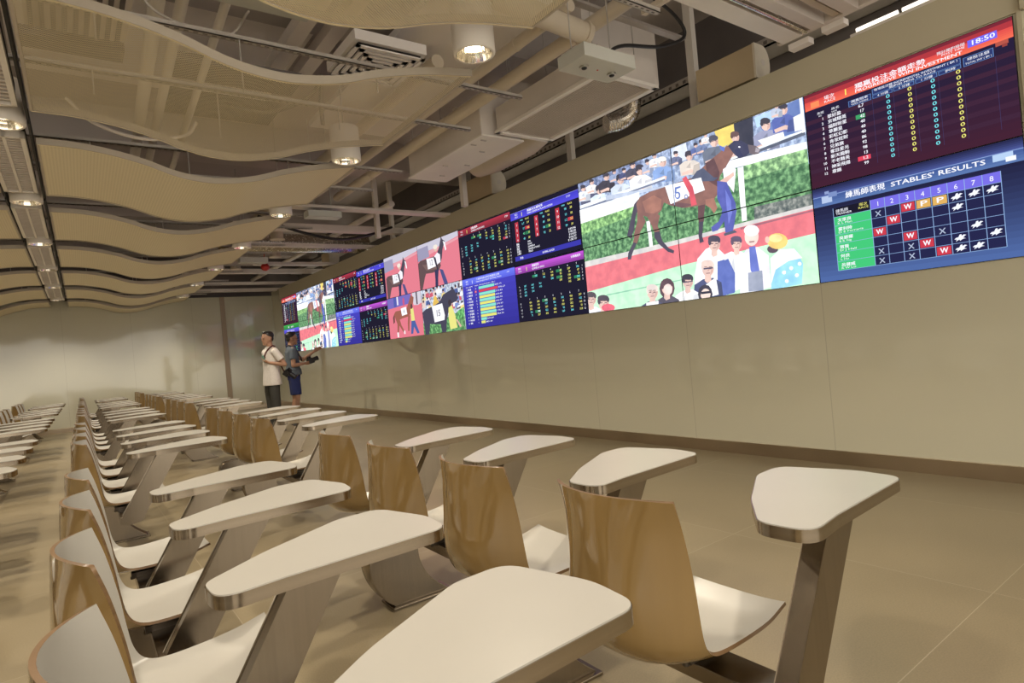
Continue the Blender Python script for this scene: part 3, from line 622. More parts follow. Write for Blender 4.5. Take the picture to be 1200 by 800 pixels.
((48,42,58),0,[[.394,.49],[.42,.487],[.428,.421],[.454,.364],[.479,.338],[.475,.32],[.45,.339],[.409,.407],[.392,.458]]),
((55,62,88),0,[[.58,.76],[.606,.797],[.633,.802],[.672,.724],[.689,.716],[.671,.703],[.616,.725],[.584,.734]]),
((245,246,250),0,[[.465,.768],[.545,.758],[.621,.748],[.632,.664],[.561,.655],[.484,.639]]),
((210,45,60),0,[[.541,.778],[.559,.788],[.583,.708],[.594,.59],[.57,.589],[.565,.679]]),
((70,100,180),0,[[.527,.677],[.526,.668],[.523,.662],[.518,.658],[.514,.658],[.509,.662],[.505,.669],[.503,.678],[.502,.688],[.504,.696],[.507,.703],[.511,.706],[.516,.706],[.521,.702],[.525,.695],[.527,.686]]),
((245,246,250),0,[[.521,.68],[.519,.673],[.516,.669],[.513,.668],[.509,.672],[.507,.678],[.507,.686],[.508,.693],[.511,.697],[.515,.697],[.518,.694],[.52,.687]]),
((70,100,180),0,[[.506,.739],[.531,.737],[.532,.727],[.512,.724],[.511,.699],[.503,.702]]),
((90,110,170),0,[[.56,.656],[.558,.649],[.555,.645],[.551,.645],[.546,.648],[.544,.655],[.543,.663],[.545,.67],[.548,.673],[.552,.674],[.556,.67],[.559,.663]]),
((245,246,250),0,[[.556,.657],[.555,.653],[.552,.652],[.55,.653],[.548,.656],[.547,.661],[.548,.665],[.551,.667],[.553,.665],[.555,.662]]),
((30,34,62),0,[[.737,.883],[.761,.9],[.788,.885],[.811,.847],[.817,.806],[.797,.786],[.776,.787],[.759,.816],[.748,.848]]),
((20,26,60),0,[[.759,.847],[.777,.844],[.789,.793],[.77,.793]]),
((88,74,78),0,[[.809,.85],[.836,.828],[.851,.798],[.844,.778],[.826,.781],[.812,.798]]),
((150,140,150),0,[[.836,.819],[.849,.799],[.843,.785],[.832,.794]]),
((225,228,240),0,[[.782,.851],[.781,.848],[.778,.849],[.775,.852],[.774,.856],[.775,.859],[.778,.858],[.781,.855]]),
((60,90,190),0,[[.705,.905],[.726,.877],[.719,.858],[.706,.879]]),
((245,246,250),0,[[.71,.755],[.741,.77],[.759,.731],[.743,.598],[.73,.638],[.71,.685]]),
((225,170,150),0,[[.693,.69],[.722,.706],[.749,.719],[.75,.698],[.714,.666],[.696,.666]]),
((52,62,160),0,[[.684,.697],[.72,.672],[.746,.532],[.746,.497],[.726,.381],[.696,.378],[.695,.451],[.668,.405],[.645,.402],[.642,.432],[.675,.458],[.694,.514],[.678,.591]]),
((84,98,200),0,[[.712,.632],[.73,.556],[.728,.487],[.711,.424],[.711,.511]]),
((60,62,80),0,[[.689,.376],[.731,.383],[.741,.366],[.691,.361]]),
((240,243,250),0,[[.846,1.164],[.846,1.165],[.846,1.165],[.846,1.165],[.846,1.164],[.846,1.164]]),
((222,178,160),0,[[.846,1.164],[.846,1.164],[.846,1.164],[.846,1.164],[.846,1.164],[.846,1.164]]),
((192,194,200),0,[[.846,1.164],[.846,1.164],[.846,1.164],[.846,1.164]]),
((192,194,200),0,[[.846,1.164],[.846,1.165],[.846,1.164]]),
((222,178,160),0,[[.846,1.165],[.846,1.165],[.846,1.165],[.846,1.165],[.846,1.165],[.846,1.165],[.846,1.165],[.846,1.165],[.846,1.165],[.846,1.165]]),
((196,146,130),0,[[.846,1.165],[.846,1.165],[.846,1.165],[.846,1.165]]),
((38,35,45),0,[[.846,1.165],[.846,1.165],[.846,1.165],[.846,1.165],[.846,1.165],[.846,1.165],[.846,1.165],[.846,1.165],[.846,1.165],[.846,1.165]]),
((38,35,45),0,[[.846,1.165],[.846,1.165],[.846,1.165],[.846,1.165],[.846,1.165],[.846,1.165],[.846,1.165],[.846,1.165]]),
((90,60,60),0,[[.846,1.165],[.846,1.165],[.846,1.165],[.846,1.165]]),
((90,60,60),0,[[.846,1.165],[.846,1.165],[.846,1.165],[.846,1.165]]),
((250,250,252),0,[[.556,.148],[.574,.254],[.613,.306],[.649,.319],[.69,.239],[.707,.147],[.701,.044],[.55,.039]]),
((250,250,252),0,[[.579,.137],[.591,.248],[.627,.272],[.666,.268],[.694,.234],[.697,.118]]),
((210,210,211),0,[[.655,.126],[.668,.227],[.694,.234],[.697,.118]]),
((210,210,211),0,[[.61,.148],[.631,.249],[.632,.143]]),
((222,178,160),0,[[.637,.303],[.659,.3],[.657,.252],[.64,.246],[.633,.263]]),
((222,178,160),0,[[.672,.318],[.669,.299],[.662,.285],[.652,.279],[.642,.282],[.633,.294],[.628,.312],[.627,.333],[.63,.352],[.637,.366],[.647,.372],[.657,.369],[.666,.357],[.671,.339]]),
((198,148,132),0,[[.654,.283],[.669,.305],[.672,.333],[.661,.322]]),
((50,45,60),0,[[.673,.352],[.67,.344],[.663,.339],[.653,.338],[.643,.341],[.633,.348],[.627,.358],[.625,.367],[.628,.375],[.635,.38],[.645,.381],[.655,.377],[.665,.37],[.671,.361]]),
((50,45,60),0,[[.638,.344],[.636,.33],[.632,.323],[.628,.324],[.625,.334],[.624,.349],[.626,.362],[.63,.37],[.635,.368],[.638,.359]]),
((50,45,60),0,[[.674,.34],[.673,.331],[.669,.326],[.666,.327],[.663,.334],[.663,.344],[.664,.353],[.668,.358],[.671,.357],[.674,.35]]),
((80,50,52),0,[[.635,.334],[.645,.333],[.645,.327],[.635,.328]]),
((120,84,76),0,[[.635,.345],[.647,.343],[.647,.34],[.635,.342]]),
((80,50,52),0,[[.653,.328],[.663,.327],[.663,.321],[.653,.323]]),
((120,84,76),0,[[.653,.339],[.665,.338],[.664,.334],[.653,.336]]),
((196,140,126),0,[[.645,.316],[.652,.328],[.654,.313]]),
((150,100,95),0,[[.64,.306],[.657,.303],[.655,.298],[.641,.3]]),
((250,250,252),0,[[.644,.234],[.713,.259],[.754,.221],[.755,.033],[.642,-.006]]),
((60,84,175),0,[[.655,.214],[.695,.22],[.718,.144],[.71,.007],[.642,-.006]]),
((245,247,252),0,[[.676,.133],[.685,.231],[.716,.252],[.748,.249],[.773,.219],[.775,.117]]),
((205,207,211),0,[[.74,.124],[.751,.212],[.773,.219],[.775,.117]]),
((205,207,211),0,[[.702,.143],[.719,.231],[.72,.139]]),
((222,178,160),0,[[.725,.279],[.743,.277],[.742,.235],[.727,.229],[.721,.244]]),
((222,178,160),0,[[.754,.293],[.751,.276],[.745,.264],[.737,.258],[.729,.261],[.721,.271],[.717,.287],[.716,.305],[.719,.322],[.725,.334],[.733,.339],[.741,.336],[.748,.326],[.753,.311]]),
((198,148,132),0,[[.739,.261],[.751,.281],[.754,.306],[.745,.295]]),
((70,55,80),0,[[.754,.322],[.752,.315],[.746,.31],[.738,.31],[.729,.312],[.721,.318],[.716,.326],[.714,.335],[.717,.342],[.723,.346],[.731,.347],[.74,.344],[.748,.338],[.753,.33]]),
((70,55,80),0,[[.726,.315],[.724,.303],[.72,.296],[.716,.297],[.714,.306],[.713,.319],[.715,.331],[.719,.337],[.722,.336],[.725,.327]]),
((70,55,80),0,[[.756,.311],[.755,.303],[.752,.299],[.749,.3],[.746,.306],[.746,.315],[.747,.323],[.75,.327],[.753,.326],[.755,.32]]),
((80,50,52),0,[[.723,.306],[.731,.305],[.731,.3],[.723,.301]]),
((120,84,76),0,[[.722,.316],[.733,.314],[.733,.311],[.722,.312]]),
((80,50,52),0,[[.738,.301],[.746,.3],[.746,.295],[.738,.296]]),
((120,84,76),0,[[.738,.311],[.748,.309],[.748,.306],[.737,.308]]),
((196,140,126),0,[[.731,.29],[.737,.301],[.738,.288]]),
((150,100,95),0,[[.727,.282],[.741,.279],[.74,.274],[.728,.276]]),
((60,84,175),0,[[.66,.203],[.698,.219],[.719,.127],[.713,.01],[.648,.002]]),
((232,225,235),0,[[.743,.207],[.769,.254],[.808,.256],[.845,.195],[.845,.013],[.784,-.007],[.731,-.014]]),
((245,243,246),0,[[.75,.222],[.781,.238],[.784,-.007],[.731,-.011]]),
((70,90,190),0,[[.78,.264],[.802,.264],[.81,.096],[.788,.079],[.777,.13]]),
((130,140,165),0,[[.767,.115],[.819,.116],[.817,-.001],[.764,.003]]),
((232,200,185),0,[[.817,.316],[.814,.295],[.808,.279],[.799,.269],[.789,.268],[.78,.275],[.772,.29],[.767,.311],[.767,.333],[.77,.354],[.776,.37],[.785,.38],[.795,.381],[.805,.373],[.812,.358],[.816,.338]]),
((238,234,232),0,[[.821,.348],[.818,.336],[.812,.328],[.803,.323],[.792,.324],[.782,.33],[.773,.341],[.768,.353],[.766,.367],[.769,.379],[.776,.388],[.785,.392],[.796,.39],[.806,.384],[.814,.374],[.819,.361]]),
((150,100,95),0,[[.781,.298],[.802,.294],[.799,.287],[.783,.289]]),
((120,205,235),0,[[.853,.16],[.893,.205],[.939,.192],[.955,.116],[.946,.008],[.844,-.006]]),
((247,250,252),0,[[.85,.177],[.884,.216],[.931,.208],[.955,.148],[.909,.144],[.865,.107],[.846,.03]]),
((70,50,60),0,[[.88,.22],[.877,.21],[.869,.204],[.86,.204],[.85,.209],[.844,.22],[.842,.232],[.845,.243],[.852,.249],[.862,.249],[.871,.243],[.878,.232]]),
((240,190,70),0,[[.913,.255],[.91,.241],[.904,.229],[.894,.222],[.883,.22],[.871,.224],[.86,.233],[.852,.245],[.846,.261],[.845,.277],[.848,.292],[.855,.304],[.864,.311],[.876,.312],[.888,.308],[.898,.299],[.907,.286],[.912,.271]]),
((248,215,120),0,[[.897,.277],[.894,.268],[.888,.262],[.878,.26],[.868,.264],[.859,.271],[.853,.281],[.852,.291],[.854,.3],[.861,.306],[.871,.307],[.881,.304],[.89,.297],[.895,.287]]),
((225,170,150),0,[[.853,.283],[.852,.273],[.848,.267],[.844,.266],[.841,.27],[.838,.278],[.838,.288],[.839,.297],[.842,.303],[.846,.305],[.85,.301],[.853,.293]]),
((248,250,250),0,[[.898,.083],[.897,.076],[.893,.073],[.889,.074],[.886,.079],[.885,.086],[.887,.092],[.891,.095],[.895,.094],[.898,.09]]),
((248,250,250),0,[[.923,.101],[.921,.095],[.918,.091],[.914,.092],[.911,.097],[.91,.104],[.911,.11],[.915,.113],[.919,.112],[.922,.107]]),
((248,250,250),0,[[.939,.057],[.937,.051],[.934,.048],[.93,.048],[.927,.053],[.926,.06],[.928,.066],[.931,.069],[.935,.068],[.938,.064]]),
((248,250,250),0,[[.951,.117],[.949,.111],[.946,.108],[.942,.109],[.939,.114],[.938,.12],[.94,.127],[.943,.13],[.947,.129],[.95,.124]]),
((248,250,250),0,[[.905,.033],[.904,.027],[.9,.023],[.896,.024],[.893,.029],[.892,.036],[.894,.042],[.897,.045],[.901,.044],[.904,.04]]),
((45,55,100),0,[[.54,-.028],[.552,.092],[.591,.12],[.633,.118],[.664,.083],[.667,-.04]]),
((37,46,84),0,[[.622,-.034],[.635,.074],[.664,.083],[.667,-.04]]),
((37,46,84),0,[[.573,-.013],[.595,.095],[.597,-.017]]),
((222,178,160),0,[[.602,.153],[.626,.151],[.624,.1],[.605,.092],[.597,.11]]),
((222,178,160),0,[[.64,.171],[.636,.151],[.628,.136],[.618,.129],[.607,.131],[.598,.143],[.592,.162],[.591,.184],[.595,.205],[.603,.22],[.613,.227],[.624,.224],[.633,.212],[.638,.193]]),
((198,148,132),0,[[.621,.133],[.636,.157],[.639,.187],[.628,.174]]),
((225,190,175),0,[[.64,.207],[.637,.198],[.63,.192],[.619,.191],[.608,.194],[.598,.201],[.591,.21],[.589,.22],[.592,.229],[.6,.235],[.61,.236],[.622,.233],[.632,.226],[.638,.217]]),
((225,190,175),0,[[.604,.197],[.601,.182],[.597,.174],[.592,.175],[.589,.185],[.588,.201],[.59,.215],[.595,.224],[.6,.222],[.603,.212]]),
((225,190,175),0,[[.642,.194],[.64,.184],[.637,.179],[.633,.18],[.63,.187],[.63,.198],[.631,.208],[.635,.213],[.639,.212],[.642,.205]]),
((80,50,52),0,[[.6,.185],[.611,.185],[.61,.179],[.6,.18]]),
((120,84,76),0,[[.6,.198],[.613,.196],[.612,.192],[.6,.194]]),
((80,50,52),0,[[.62,.18],[.63,.18],[.629,.174],[.619,.175]]),
((120,84,76),0,[[.619,.193],[.632,.191],[.632,.187],[.619,.189]]),
((196,140,126),0,[[.611,.167],[.618,.181],[.62,.165]]),
((150,100,95),0,[[.605,.156],[.623,.154],[.622,.148],[.606,.15]]),
((248,248,252),0,[[.601,.083],[.644,.119],[.649,.01],[.62,.004]]),
((70,60,80),0,[[.597,.189],[.637,.186],[.636,.176],[.597,.179]]),
((245,246,250),0,[[.456,-.066],[.467,.041],[.503,.066],[.542,.066],[.57,.035],[.573,-.075]]),
((205,206,210),0,[[.531,-.07],[.544,.026],[.57,.035],[.573,-.075]]),
((205,206,210),0,[[.486,-.052],[.507,.044],[.508,-.056]]),
((222,178,160),0,[[.514,.096],[.535,.095],[.534,.05],[.516,.042],[.509,.058]]),
((222,178,160),0,[[.548,.113],[.545,.095],[.538,.081],[.528,.075],[.518,.077],[.51,.087],[.504,.104],[.503,.124],[.507,.142],[.514,.156],[.523,.162],[.533,.16],[.542,.149],[.547,.133]]),
((198,148,132),0,[[.53,.078],[.545,.1],[.548,.128],[.537,.116]]),
((35,32,42),0,[[.549,.145],[.546,.137],[.539,.132],[.529,.13],[.519,.133],[.51,.139],[.503,.147],[.501,.156],[.504,.164],[.511,.169],[.521,.17],[.532,.168],[.541,.162],[.547,.154]]),
((35,32,42),0,[[.515,.135],[.513,.122],[.508,.115],[.504,.116],[.501,.125],[.5,.138],[.503,.152],[.507,.159],[.511,.158],[.514,.149]]),
((35,32,42),0,[[.55,.134],[.549,.125],[.545,.12],[.542,.121],[.539,.127],[.539,.137],[.54,.146],[.544,.151],[.547,.15],[.55,.143]]),
((80,50,52),0,[[.512,.125],[.521,.125],[.521,.12],[.511,.12]]),
((120,84,76),0,[[.511,.136],[.523,.135],[.523,.131],[.511,.132]]),
((80,50,52),0,[[.529,.121],[.539,.121],[.539,.116],[.529,.116]]),
((120,84,76),0,[[.529,.132],[.541,.131],[.54,.127],[.529,.128]]),
((196,140,126),0,[[.522,.109],[.528,.121],[.53,.107]]),
((150,100,95),0,[[.516,.099],[.533,.097],[.531,.092],[.517,.094]]),
((60,55,75),0,[[.507,.123],[.547,.121],[.547,.114],[.507,.115]]),
((60,55,68),0,[[.352,-.1],[.365,.016],[.406,.044],[.449,.044],[.481,.011],[.484,-.109]]),
((70,42,48),0,[[.466,.09],[.459,.057],[.445,.035],[.427,.029],[.409,.041],[.397,.069],[.394,.105],[.402,.139],[.416,.161],[.435,.166],[.452,.153],[.464,.125]]),
((50,46,57),0,[[.437,-.104],[.452,.001],[.481,.011],[.484,-.109]]),
((50,46,57),0,[[.387,-.085],[.41,.02],[.411,-.089]]),
((222,178,160),0,[[.417,.077],[.442,.076],[.44,.026],[.421,.018],[.412,.035]]),
((222,178,160),0,[[.456,.096],[.452,.076],[.444,.061],[.434,.054],[.423,.056],[.413,.067],[.407,.085],[.406,.107],[.409,.127],[.418,.142],[.428,.149],[.439,.146],[.449,.135],[.455,.117]]),
((198,148,132),0,[[.436,.058],[.452,.081],[.456,.111],[.444,.098]]),
((70,42,48),0,[[.457,.13],[.454,.122],[.446,.116],[.435,.114],[.423,.117],[.413,.123],[.406,.132],[.404,.142],[.407,.151],[.415,.156],[.426,.158],[.438,.155],[.448,.149],[.455,.14]]),
((70,42,48),0,[[.419,.119],[.416,.105],[.412,.097],[.407,.098],[.403,.108],[.402,.123],[.405,.137],[.41,.145],[.415,.144],[.418,.134]]),
((70,42,48),0,[[.459,.118],[.457,.109],[.453,.103],[.449,.104],[.446,.111],[.446,.121],[.447,.131],[.451,.136],[.455,.135],[.458,.129]]),
((80,50,52),0,[[.415,.108],[.426,.108],[.426,.102],[.415,.103]]),
((120,84,76),0,[[.415,.12],[.428,.119],[.428,.115],[.414,.116]]),
((80,50,52),0,[[.435,.104],[.446,.104],[.446,.098],[.435,.098]]),
((120,84,76),0,[[.435,.116],[.448,.115],[.448,.111],[.434,.112]]),
((196,140,126),0,[[.426,.091],[.434,.104],[.436,.089]]),
((150,100,95),0,[[.42,.08],[.439,.078],[.437,.073],[.421,.074]]),
((232,200,190),0,[[.455,.085],[.451,.066],[.443,.054],[.432,.051],[.422,.058],[.415,.074],[.413,.093],[.417,.112],[.426,.124],[.437,.127],[.447,.12],[.454,.104]]),
((60,64,90),0,[[.277,-.122],[.291,-.003],[.333,.026],[.378,.026],[.412,-.007],[.415,-.13]]),
((50,53,75),0,[[.366,-.126],[.381,-.018],[.412,-.007],[.415,-.13]]),
((50,53,75),0,[[.313,-.107],[.337,.001],[.339,-.11]]),
((222,178,160),0,[[.345,.06],[.371,.059],[.369,.008],[.349,-.0],[.34,.017]]),
((222,178,160),0,[[.386,.079],[.382,.059],[.374,.043],[.363,.036],[.351,.038],[.341,.05],[.334,.068],[.333,.09],[.337,.111],[.346,.126],[.357,.134],[.369,.131],[.379,.119],[.385,.101]]),
((198,148,132),0,[[.365,.04],[.382,.064],[.386,.095],[.374,.082]]),
((225,205,190),0,[[.387,.115],[.383,.106],[.375,.1],[.364,.098],[.352,.101],[.341,.107],[.333,.116],[.331,.126],[.334,.135],[.343,.141],[.354,.143],[.367,.14],[.377,.133],[.385,.124]]),
((225,205,190),0,[[.347,.103],[.344,.089],[.339,.08],[.334,.081],[.33,.091],[.33,.107],[.332,.121],[.337,.13],[.342,.129],[.346,.119]]),
((225,205,190),0,[[.389,.102],[.387,.092],[.383,.087],[.379,.088],[.376,.095],[.375,.105],[.377,.115],[.381,.121],[.385,.12],[.388,.113]]),
((80,50,52),0,[[.343,.092],[.354,.092],[.354,.086],[.343,.086]]),
((120,84,76),0,[[.342,.104],[.357,.103],[.356,.099],[.342,.1]]),
((80,50,52),0,[[.364,.088],[.375,.087],[.375,.082],[.364,.082]]),
((120,84,76),0,[[.363,.1],[.377,.099],[.377,.095],[.363,.096]]),
((196,140,126),0,[[.355,.074],[.363,.088],[.365,.072]]),
((150,100,95),0,[[.348,.063],[.368,.061],[.366,.056],[.349,.057]]),
((245,246,250),0,[[.324,.02],[.385,.023],[.382,-.026],[.321,-.026]]),
((40,38,50),0,[[.529,-.155],[.54,-.051],[.574,-.025],[.61,-.025],[.637,-.053],[.64,-.161]]),
((32,30,44),0,[[.625,.017],[.619,-.013],[.607,-.033],[.591,-.039],[.576,-.028],[.567,-.003],[.564,.029],[.57,.059],[.583,.079],[.598,.084],[.613,.073],[.622,.048]]),
((33,31,42),0,[[.6,-.157],[.612,-.063],[.637,-.053],[.64,-.161]]),
((33,31,42),0,[[.558,-.141],[.577,-.047],[.578,-.144]]),
((222,178,160),0,[[.583,.004],[.604,.004],[.602,-.041],[.586,-.048],[.579,-.033]]),
((222,178,160),0,[[.616,.022],[.613,.004],[.606,-.009],[.597,-.016],[.588,-.014],[.58,-.005],[.575,.012],[.574,.031],[.577,.049],[.584,.063],[.593,.069],[.602,.067],[.61,.057],[.615,.041]]),
((198,148,132),0,[[.6,-.012],[.613,.009],[.616,.036],[.606,.024]]),
((32,30,44),0,[[.617,.053],[.614,.045],[.608,.04],[.598,.038],[.588,.04],[.58,.046],[.574,.054],[.572,.062],[.575,.07],[.581,.075],[.591,.077],[.601,.075],[.609,.069],[.615,.062]]),
((32,30,44),0,[[.585,.042],[.582,.03],[.579,.022],[.574,.023],[.571,.032],[.571,.045],[.573,.058],[.577,.065],[.581,.065],[.584,.056]]),
((32,30,44),0,[[.618,.042],[.617,.034],[.614,.029],[.61,.029],[.608,.035],[.607,.045],[.609,.053],[.612,.058],[.615,.058],[.618,.052]]),
((80,50,52),0,[[.582,.033],[.591,.032],[.591,.027],[.581,.027]]),
((120,84,76),0,[[.581,.043],[.593,.042],[.592,.039],[.581,.04]]),
((80,50,52),0,[[.599,.029],[.608,.029],[.607,.024],[.598,.024]]),
((120,84,76),0,[[.598,.04],[.609,.039],[.609,.036],[.598,.036]]),
((196,140,126),0,[[.591,.017],[.597,.029],[.599,.015]]),
((150,100,95),0,[[.586,.007],[.602,.006],[.6,.001],[.587,.002]]),
((232,200,185),0,[[.617,.018],[.613,.001],[.605,-.011],[.595,-.014],[.585,-.007],[.579,.008],[.577,.026],[.581,.044],[.589,.056],[.599,.058],[.609,.051],[.615,.037]]),
((20,20,32),0,[[.578,.041],[.619,.04],[.619,.025],[.579,.026]]),
((230,232,240),0,[[-.073,-.103],[-.057,.017],[-.009,.046],[.041,.045],[.079,.011],[.083,-.112]]),
((193,194,201),0,[[.027,-.107],[.044,.001],[.079,.011],[.083,-.112]]),
((193,194,201),0,[[-.032,-.088],[-.005,.021],[-.003,-.091]]),
((222,178,160),0,[[.004,.079],[.033,.078],[.031,.027],[.008,.019],[-.002,.037]]),
((222,178,160),0,[[.05,.099],[.045,.078],[.036,.063],[.023,.055],[.01,.058],[-.001,.069],[-.008,.088],[-.01,.11],[-.005,.131],[.004,.146],[.017,.153],[.03,.151],[.041,.139],[.048,.121]]),
((198,148,132),0,[[.027,.06],[.046,.084],[.049,.115],[.036,.101]]),
((60,50,55),0,[[.051,.134],[.047,.125],[.038,.12],[.025,.118],[.011,.121],[-.001,.127],[-.009,.136],[-.012,.147],[-.008,.155],[.001,.161],[.014,.163],[.028,.16],[.04,.153],[.048,.144]]),
((60,50,55),0,[[.006,.123],[.003,.108],[-.003,.1],[-.009,.101],[-.013,.111],[-.013,.127],[-.01,.142],[-.005,.15],[.001,.149],[.005,.138]]),
((60,50,55),0,[[.053,.122],[.051,.112],[.046,.106],[.042,.107],[.038,.114],[.037,.125],[.04,.135],[.044,.141],[.049,.14],[.052,.132]]),
((80,50,52),0,[[.002,.112],[.014,.111],[.014,.106],[.001,.106]]),
((120,84,76),0,[[.001,.124],[.017,.123],[.017,.119],[.001,.12]]),
((80,50,52),0,[[.025,.107],[.038,.107],[.037,.101],[.025,.102]]),
((120,84,76),0,[[.024,.119],[.04,.118],[.04,.115],[.024,.116]]),
((196,140,126),0,[[.015,.093],[.024,.108],[.026,.091]]),
((150,100,95),0,[[.008,.083],[.03,.081],[.028,.075],[.009,.077]]),
((245,246,250),0,[[-.006,-.167],[.01,-.036],[.061,-.004],[.115,-.003],[.155,-.039],[.159,-.173]]),
((205,206,210),0,[[.101,-.169],[.119,-.051],[.155,-.039],[.159,-.173]]),
((205,206,210),0,[[.037,-.149],[.066,-.03],[.068,-.153]]),
((222,178,160),0,[[.076,.033],[.106,.032],[.104,-.023],[.08,-.032],[.069,-.014]]),
((222,178,160),0,[[.124,.055],[.12,.033],[.11,.016],[.096,.007],[.082,.01],[.07,.022],[.063,.042],[.061,.066],[.066,.089],[.076,.106],[.09,.114],[.104,.111],[.115,.099],[.123,.079]]),
((198,148,132),0,[[.1,.012],[.12,.039],[.124,.072],[.109,.058]]),
((50,42,50),0,[[.125,.093],[.121,.084],[.112,.078],[.098,.075],[.083,.078],[.07,.085],[.061,.095],[.059,.106],[.063,.116],[.073,.122],[.086,.124],[.101,.121],[.114,.114],[.123,.104]]),
((50,42,50),0,[[.077,.081],[.074,.065],[.069,.055],[.062,.057],[.058,.068],[.057,.084],[.06,.101],[.066,.11],[.072,.109],[.077,.097]]),
((50,42,50),0,[[.128,.08],[.125,.069],[.121,.063],[.116,.064],[.112,.072],[.111,.083],[.114,.094],[.118,.1],[.123,.099],[.127,.092]]),
((80,50,52),0,[[.073,.068],[.087,.068],[.086,.062],[.073,.062]]),
((120,84,76),0,[[.072,.082],[.089,.081],[.089,.076],[.072,.077]]),
((80,50,52),0,[[.098,.064],[.112,.064],[.111,.057],[.098,.058]]),
((120,84,76),0,[[.097,.077],[.114,.076],[.114,.072],[.097,.073]]),
((196,140,126),0,[[.087,.049],[.097,.064],[.099,.047]]),
((150,100,95),0,[[.079,.037],[.103,.035],[.101,.029],[.081,.03]]),
((222,60,85),0,[[.156,.016],[.15,.002],[.135,-.007],[.115,-.008],[.095,-.001],[.082,.013],[.077,.029],[.084,.043],[.099,.051],[.119,.052],[.138,.044],[.152,.031]]),]
# ------------------------------------------------------------------ video wall
def lin(c): return tuple((v/255/12.92 if v/255 <= .04045 else ((v/255+.055)/1.055)**2.4) for v in c)
def glow(c):
    """screen colour with the panel's black level"""
    l = lin(c); g = sum(l)/3; return tuple((v*.86+g*.14)*1.06+k for v, k in zip(l, (.010, .009, .020)))
def screen_mat(name, kind):
    m = bpy.data.materials.new(name); m.use_nodes = True; nt = m.node_tree
    for n in list(nt.nodes):
        if n.type == 'BSDF_PRINCIPLED': nt.nodes.remove(n)
    out = [n for n in nt.nodes if n.type == 'OUTPUT_MATERIAL'][0]
    at = N(m, 'ShaderNodeAttribute'); at.attribute_name = 'Col'
    em = N(m, 'ShaderNodeEmission'); em.inputs['Strength'].default_value = SCREEN_E
    L(m, em.outputs[0], out.inputs[0])
    if kind:
        tc = N(m, 'ShaderNodeTexCoord'); nz = N(m, 'ShaderNodeTexNoise'); nz.inputs['Scale'].default_value = {1: 22, 2: 24, 3: 9}[kind]; nz.inputs['Detail'].default_value = 5
        L(m, tc.outputs['Object'], nz.inputs['Vector'])
        rp = N(m, 'ShaderNodeValToRGB')
        if kind == 3: cs = ((.36, (.88, .90, .94)), (.5, (1, 1, 1)), (.62, (1.12, 1.11, 1.1)))
        elif kind == 1: cs = ((.34, (.55, .6, .7)), (.5, (1, 1, 1)), (.62, (1.6, 1.6, 1.6)))
        else: cs = ((.36, (.50, .55, .60)), (.5, (1, 1, 1)), (.62, (1.9, 1.75, 1.7)))
        rp.color_ramp.elements[0].position = cs[0][0]; rp.color_ramp.elements[0].color = (*cs[0][1], 1)
        rp.color_ramp.elements[1].position = cs[2][0]; rp.color_ramp.elements[1].color = (*cs[2][1], 1)
        e = rp.color_ramp.elements.new(cs[1][0]); e.color = (*cs[1][1], 1)
        L(m, nz.outputs['Fac'], rp.inputs[0])
        mx = N(m, 'ShaderNodeMix'); mx.data_type = 'RGBA'; mx.blend_type = 'MULTIPLY'; mx.inputs[0].default_value = 1; mx.clamp_result = False
        L(m, at.outputs['Color'], mx.inputs[6]); L(m, rp.outputs[0], mx.inputs[7]); L(m, mx.outputs[2], em.inputs['Color'])
    else: L(m, at.outputs['Color'], em.inputs['Color'])
    return m
SMATS = [screen_mat('screen_light', 0), screen_mat('screen_crowd', 1), screen_mat('screen_leaves', 2), screen_mat('screen_photo', 3)]
PW, PH, PY0, PZ0 = 1.3285, .7462, 1.103, 1.442
_glyph = {}
def glyphs(s):
    """flat outline mesh of a string at size 1: vertices, faces, width"""
    if s not in _glyph:
        cu = bpy.data.curves.new('t', 'FONT'); cu.body = s; cu.size = 1; cu.resolution_u = 2; cu.fill_mode = 'FRONT'
        o = bpy.data.objects.new('t', cu); C.objects.link(o); bpy.context.view_layer.update()
        me = o.evaluated_get(bpy.context.evaluated_depsgraph_get()).to_mesh()
        v = [(p.co.x, p.co.y) for p in me.vertices]; f = [tuple(p.vertices) for p in me.polygons]
        bpy.data.objects.remove(o); bpy.data.curves.remove(cu)
        w = max([p[0] for p in v], default=0)
        _glyph[s] = (v, f, w)
    return _glyph[s]
class Pic:
    """things drawn on one monitor; x 0..1 left to right, y 0..1 bottom to top"""
    def __init__(s): s.polys = []; s.text = []
    def rect(s, x0, y0, x1, y1, c, m=0): s.polys.append((c, m, [(x0, y0), (x1, y0), (x1, y1), (x0, y1)]))
    def grad(s, x0, y0, x1, y1, c0, c1, n=8):
        for i in range(n):
            t = i/(n-1); c = tuple(a+(b-a)*t for a, b in zip(c0, c1)); s.rect(x0, y0+(y1-y0)*i/n, x1, y0+(y1-y0)*(i+1)/n, c)
    def poly(s, c, pts, m=0): s.polys.append((c, m, pts))
    def ell(s, c, x, y, rx, ry, n=12): s.polys.append((c, 0, [(x+rx*math.cos(2*PI*i/n), y+ry*math.sin(2*PI*i/n)) for i in range(n)]))
    def t(s, txt, x, y, h, c, wid=None, al='l', bold=False):
        """text with baseline (x,y), cap height about h of the monitor's height; wid squeezes to a width"""
        s.text.append((txt, x, y, h, c, wid, al, bold))
def clip(pts, x0, y0, x1, y1):
    for ax, lim, sg in ((0, x0, 1), (0, x1, -1), (1, y0, 1), (1, y1, -1)):
        out = []; n = len(pts)
        for i in range(n):
            a, b = pts[i], pts[(i+1) % n]; da = (a[ax]-lim)*sg; db = (b[ax]-lim)*sg
            if da >= 0: out.append(a)
            if da*db < 0: t = da/(da-db); out.append((a[0]+(b[0]-a[0])*t, a[1]+(b[1]-a[1])*t))
        pts = out
        if len(pts) < 3: return []
    return pts
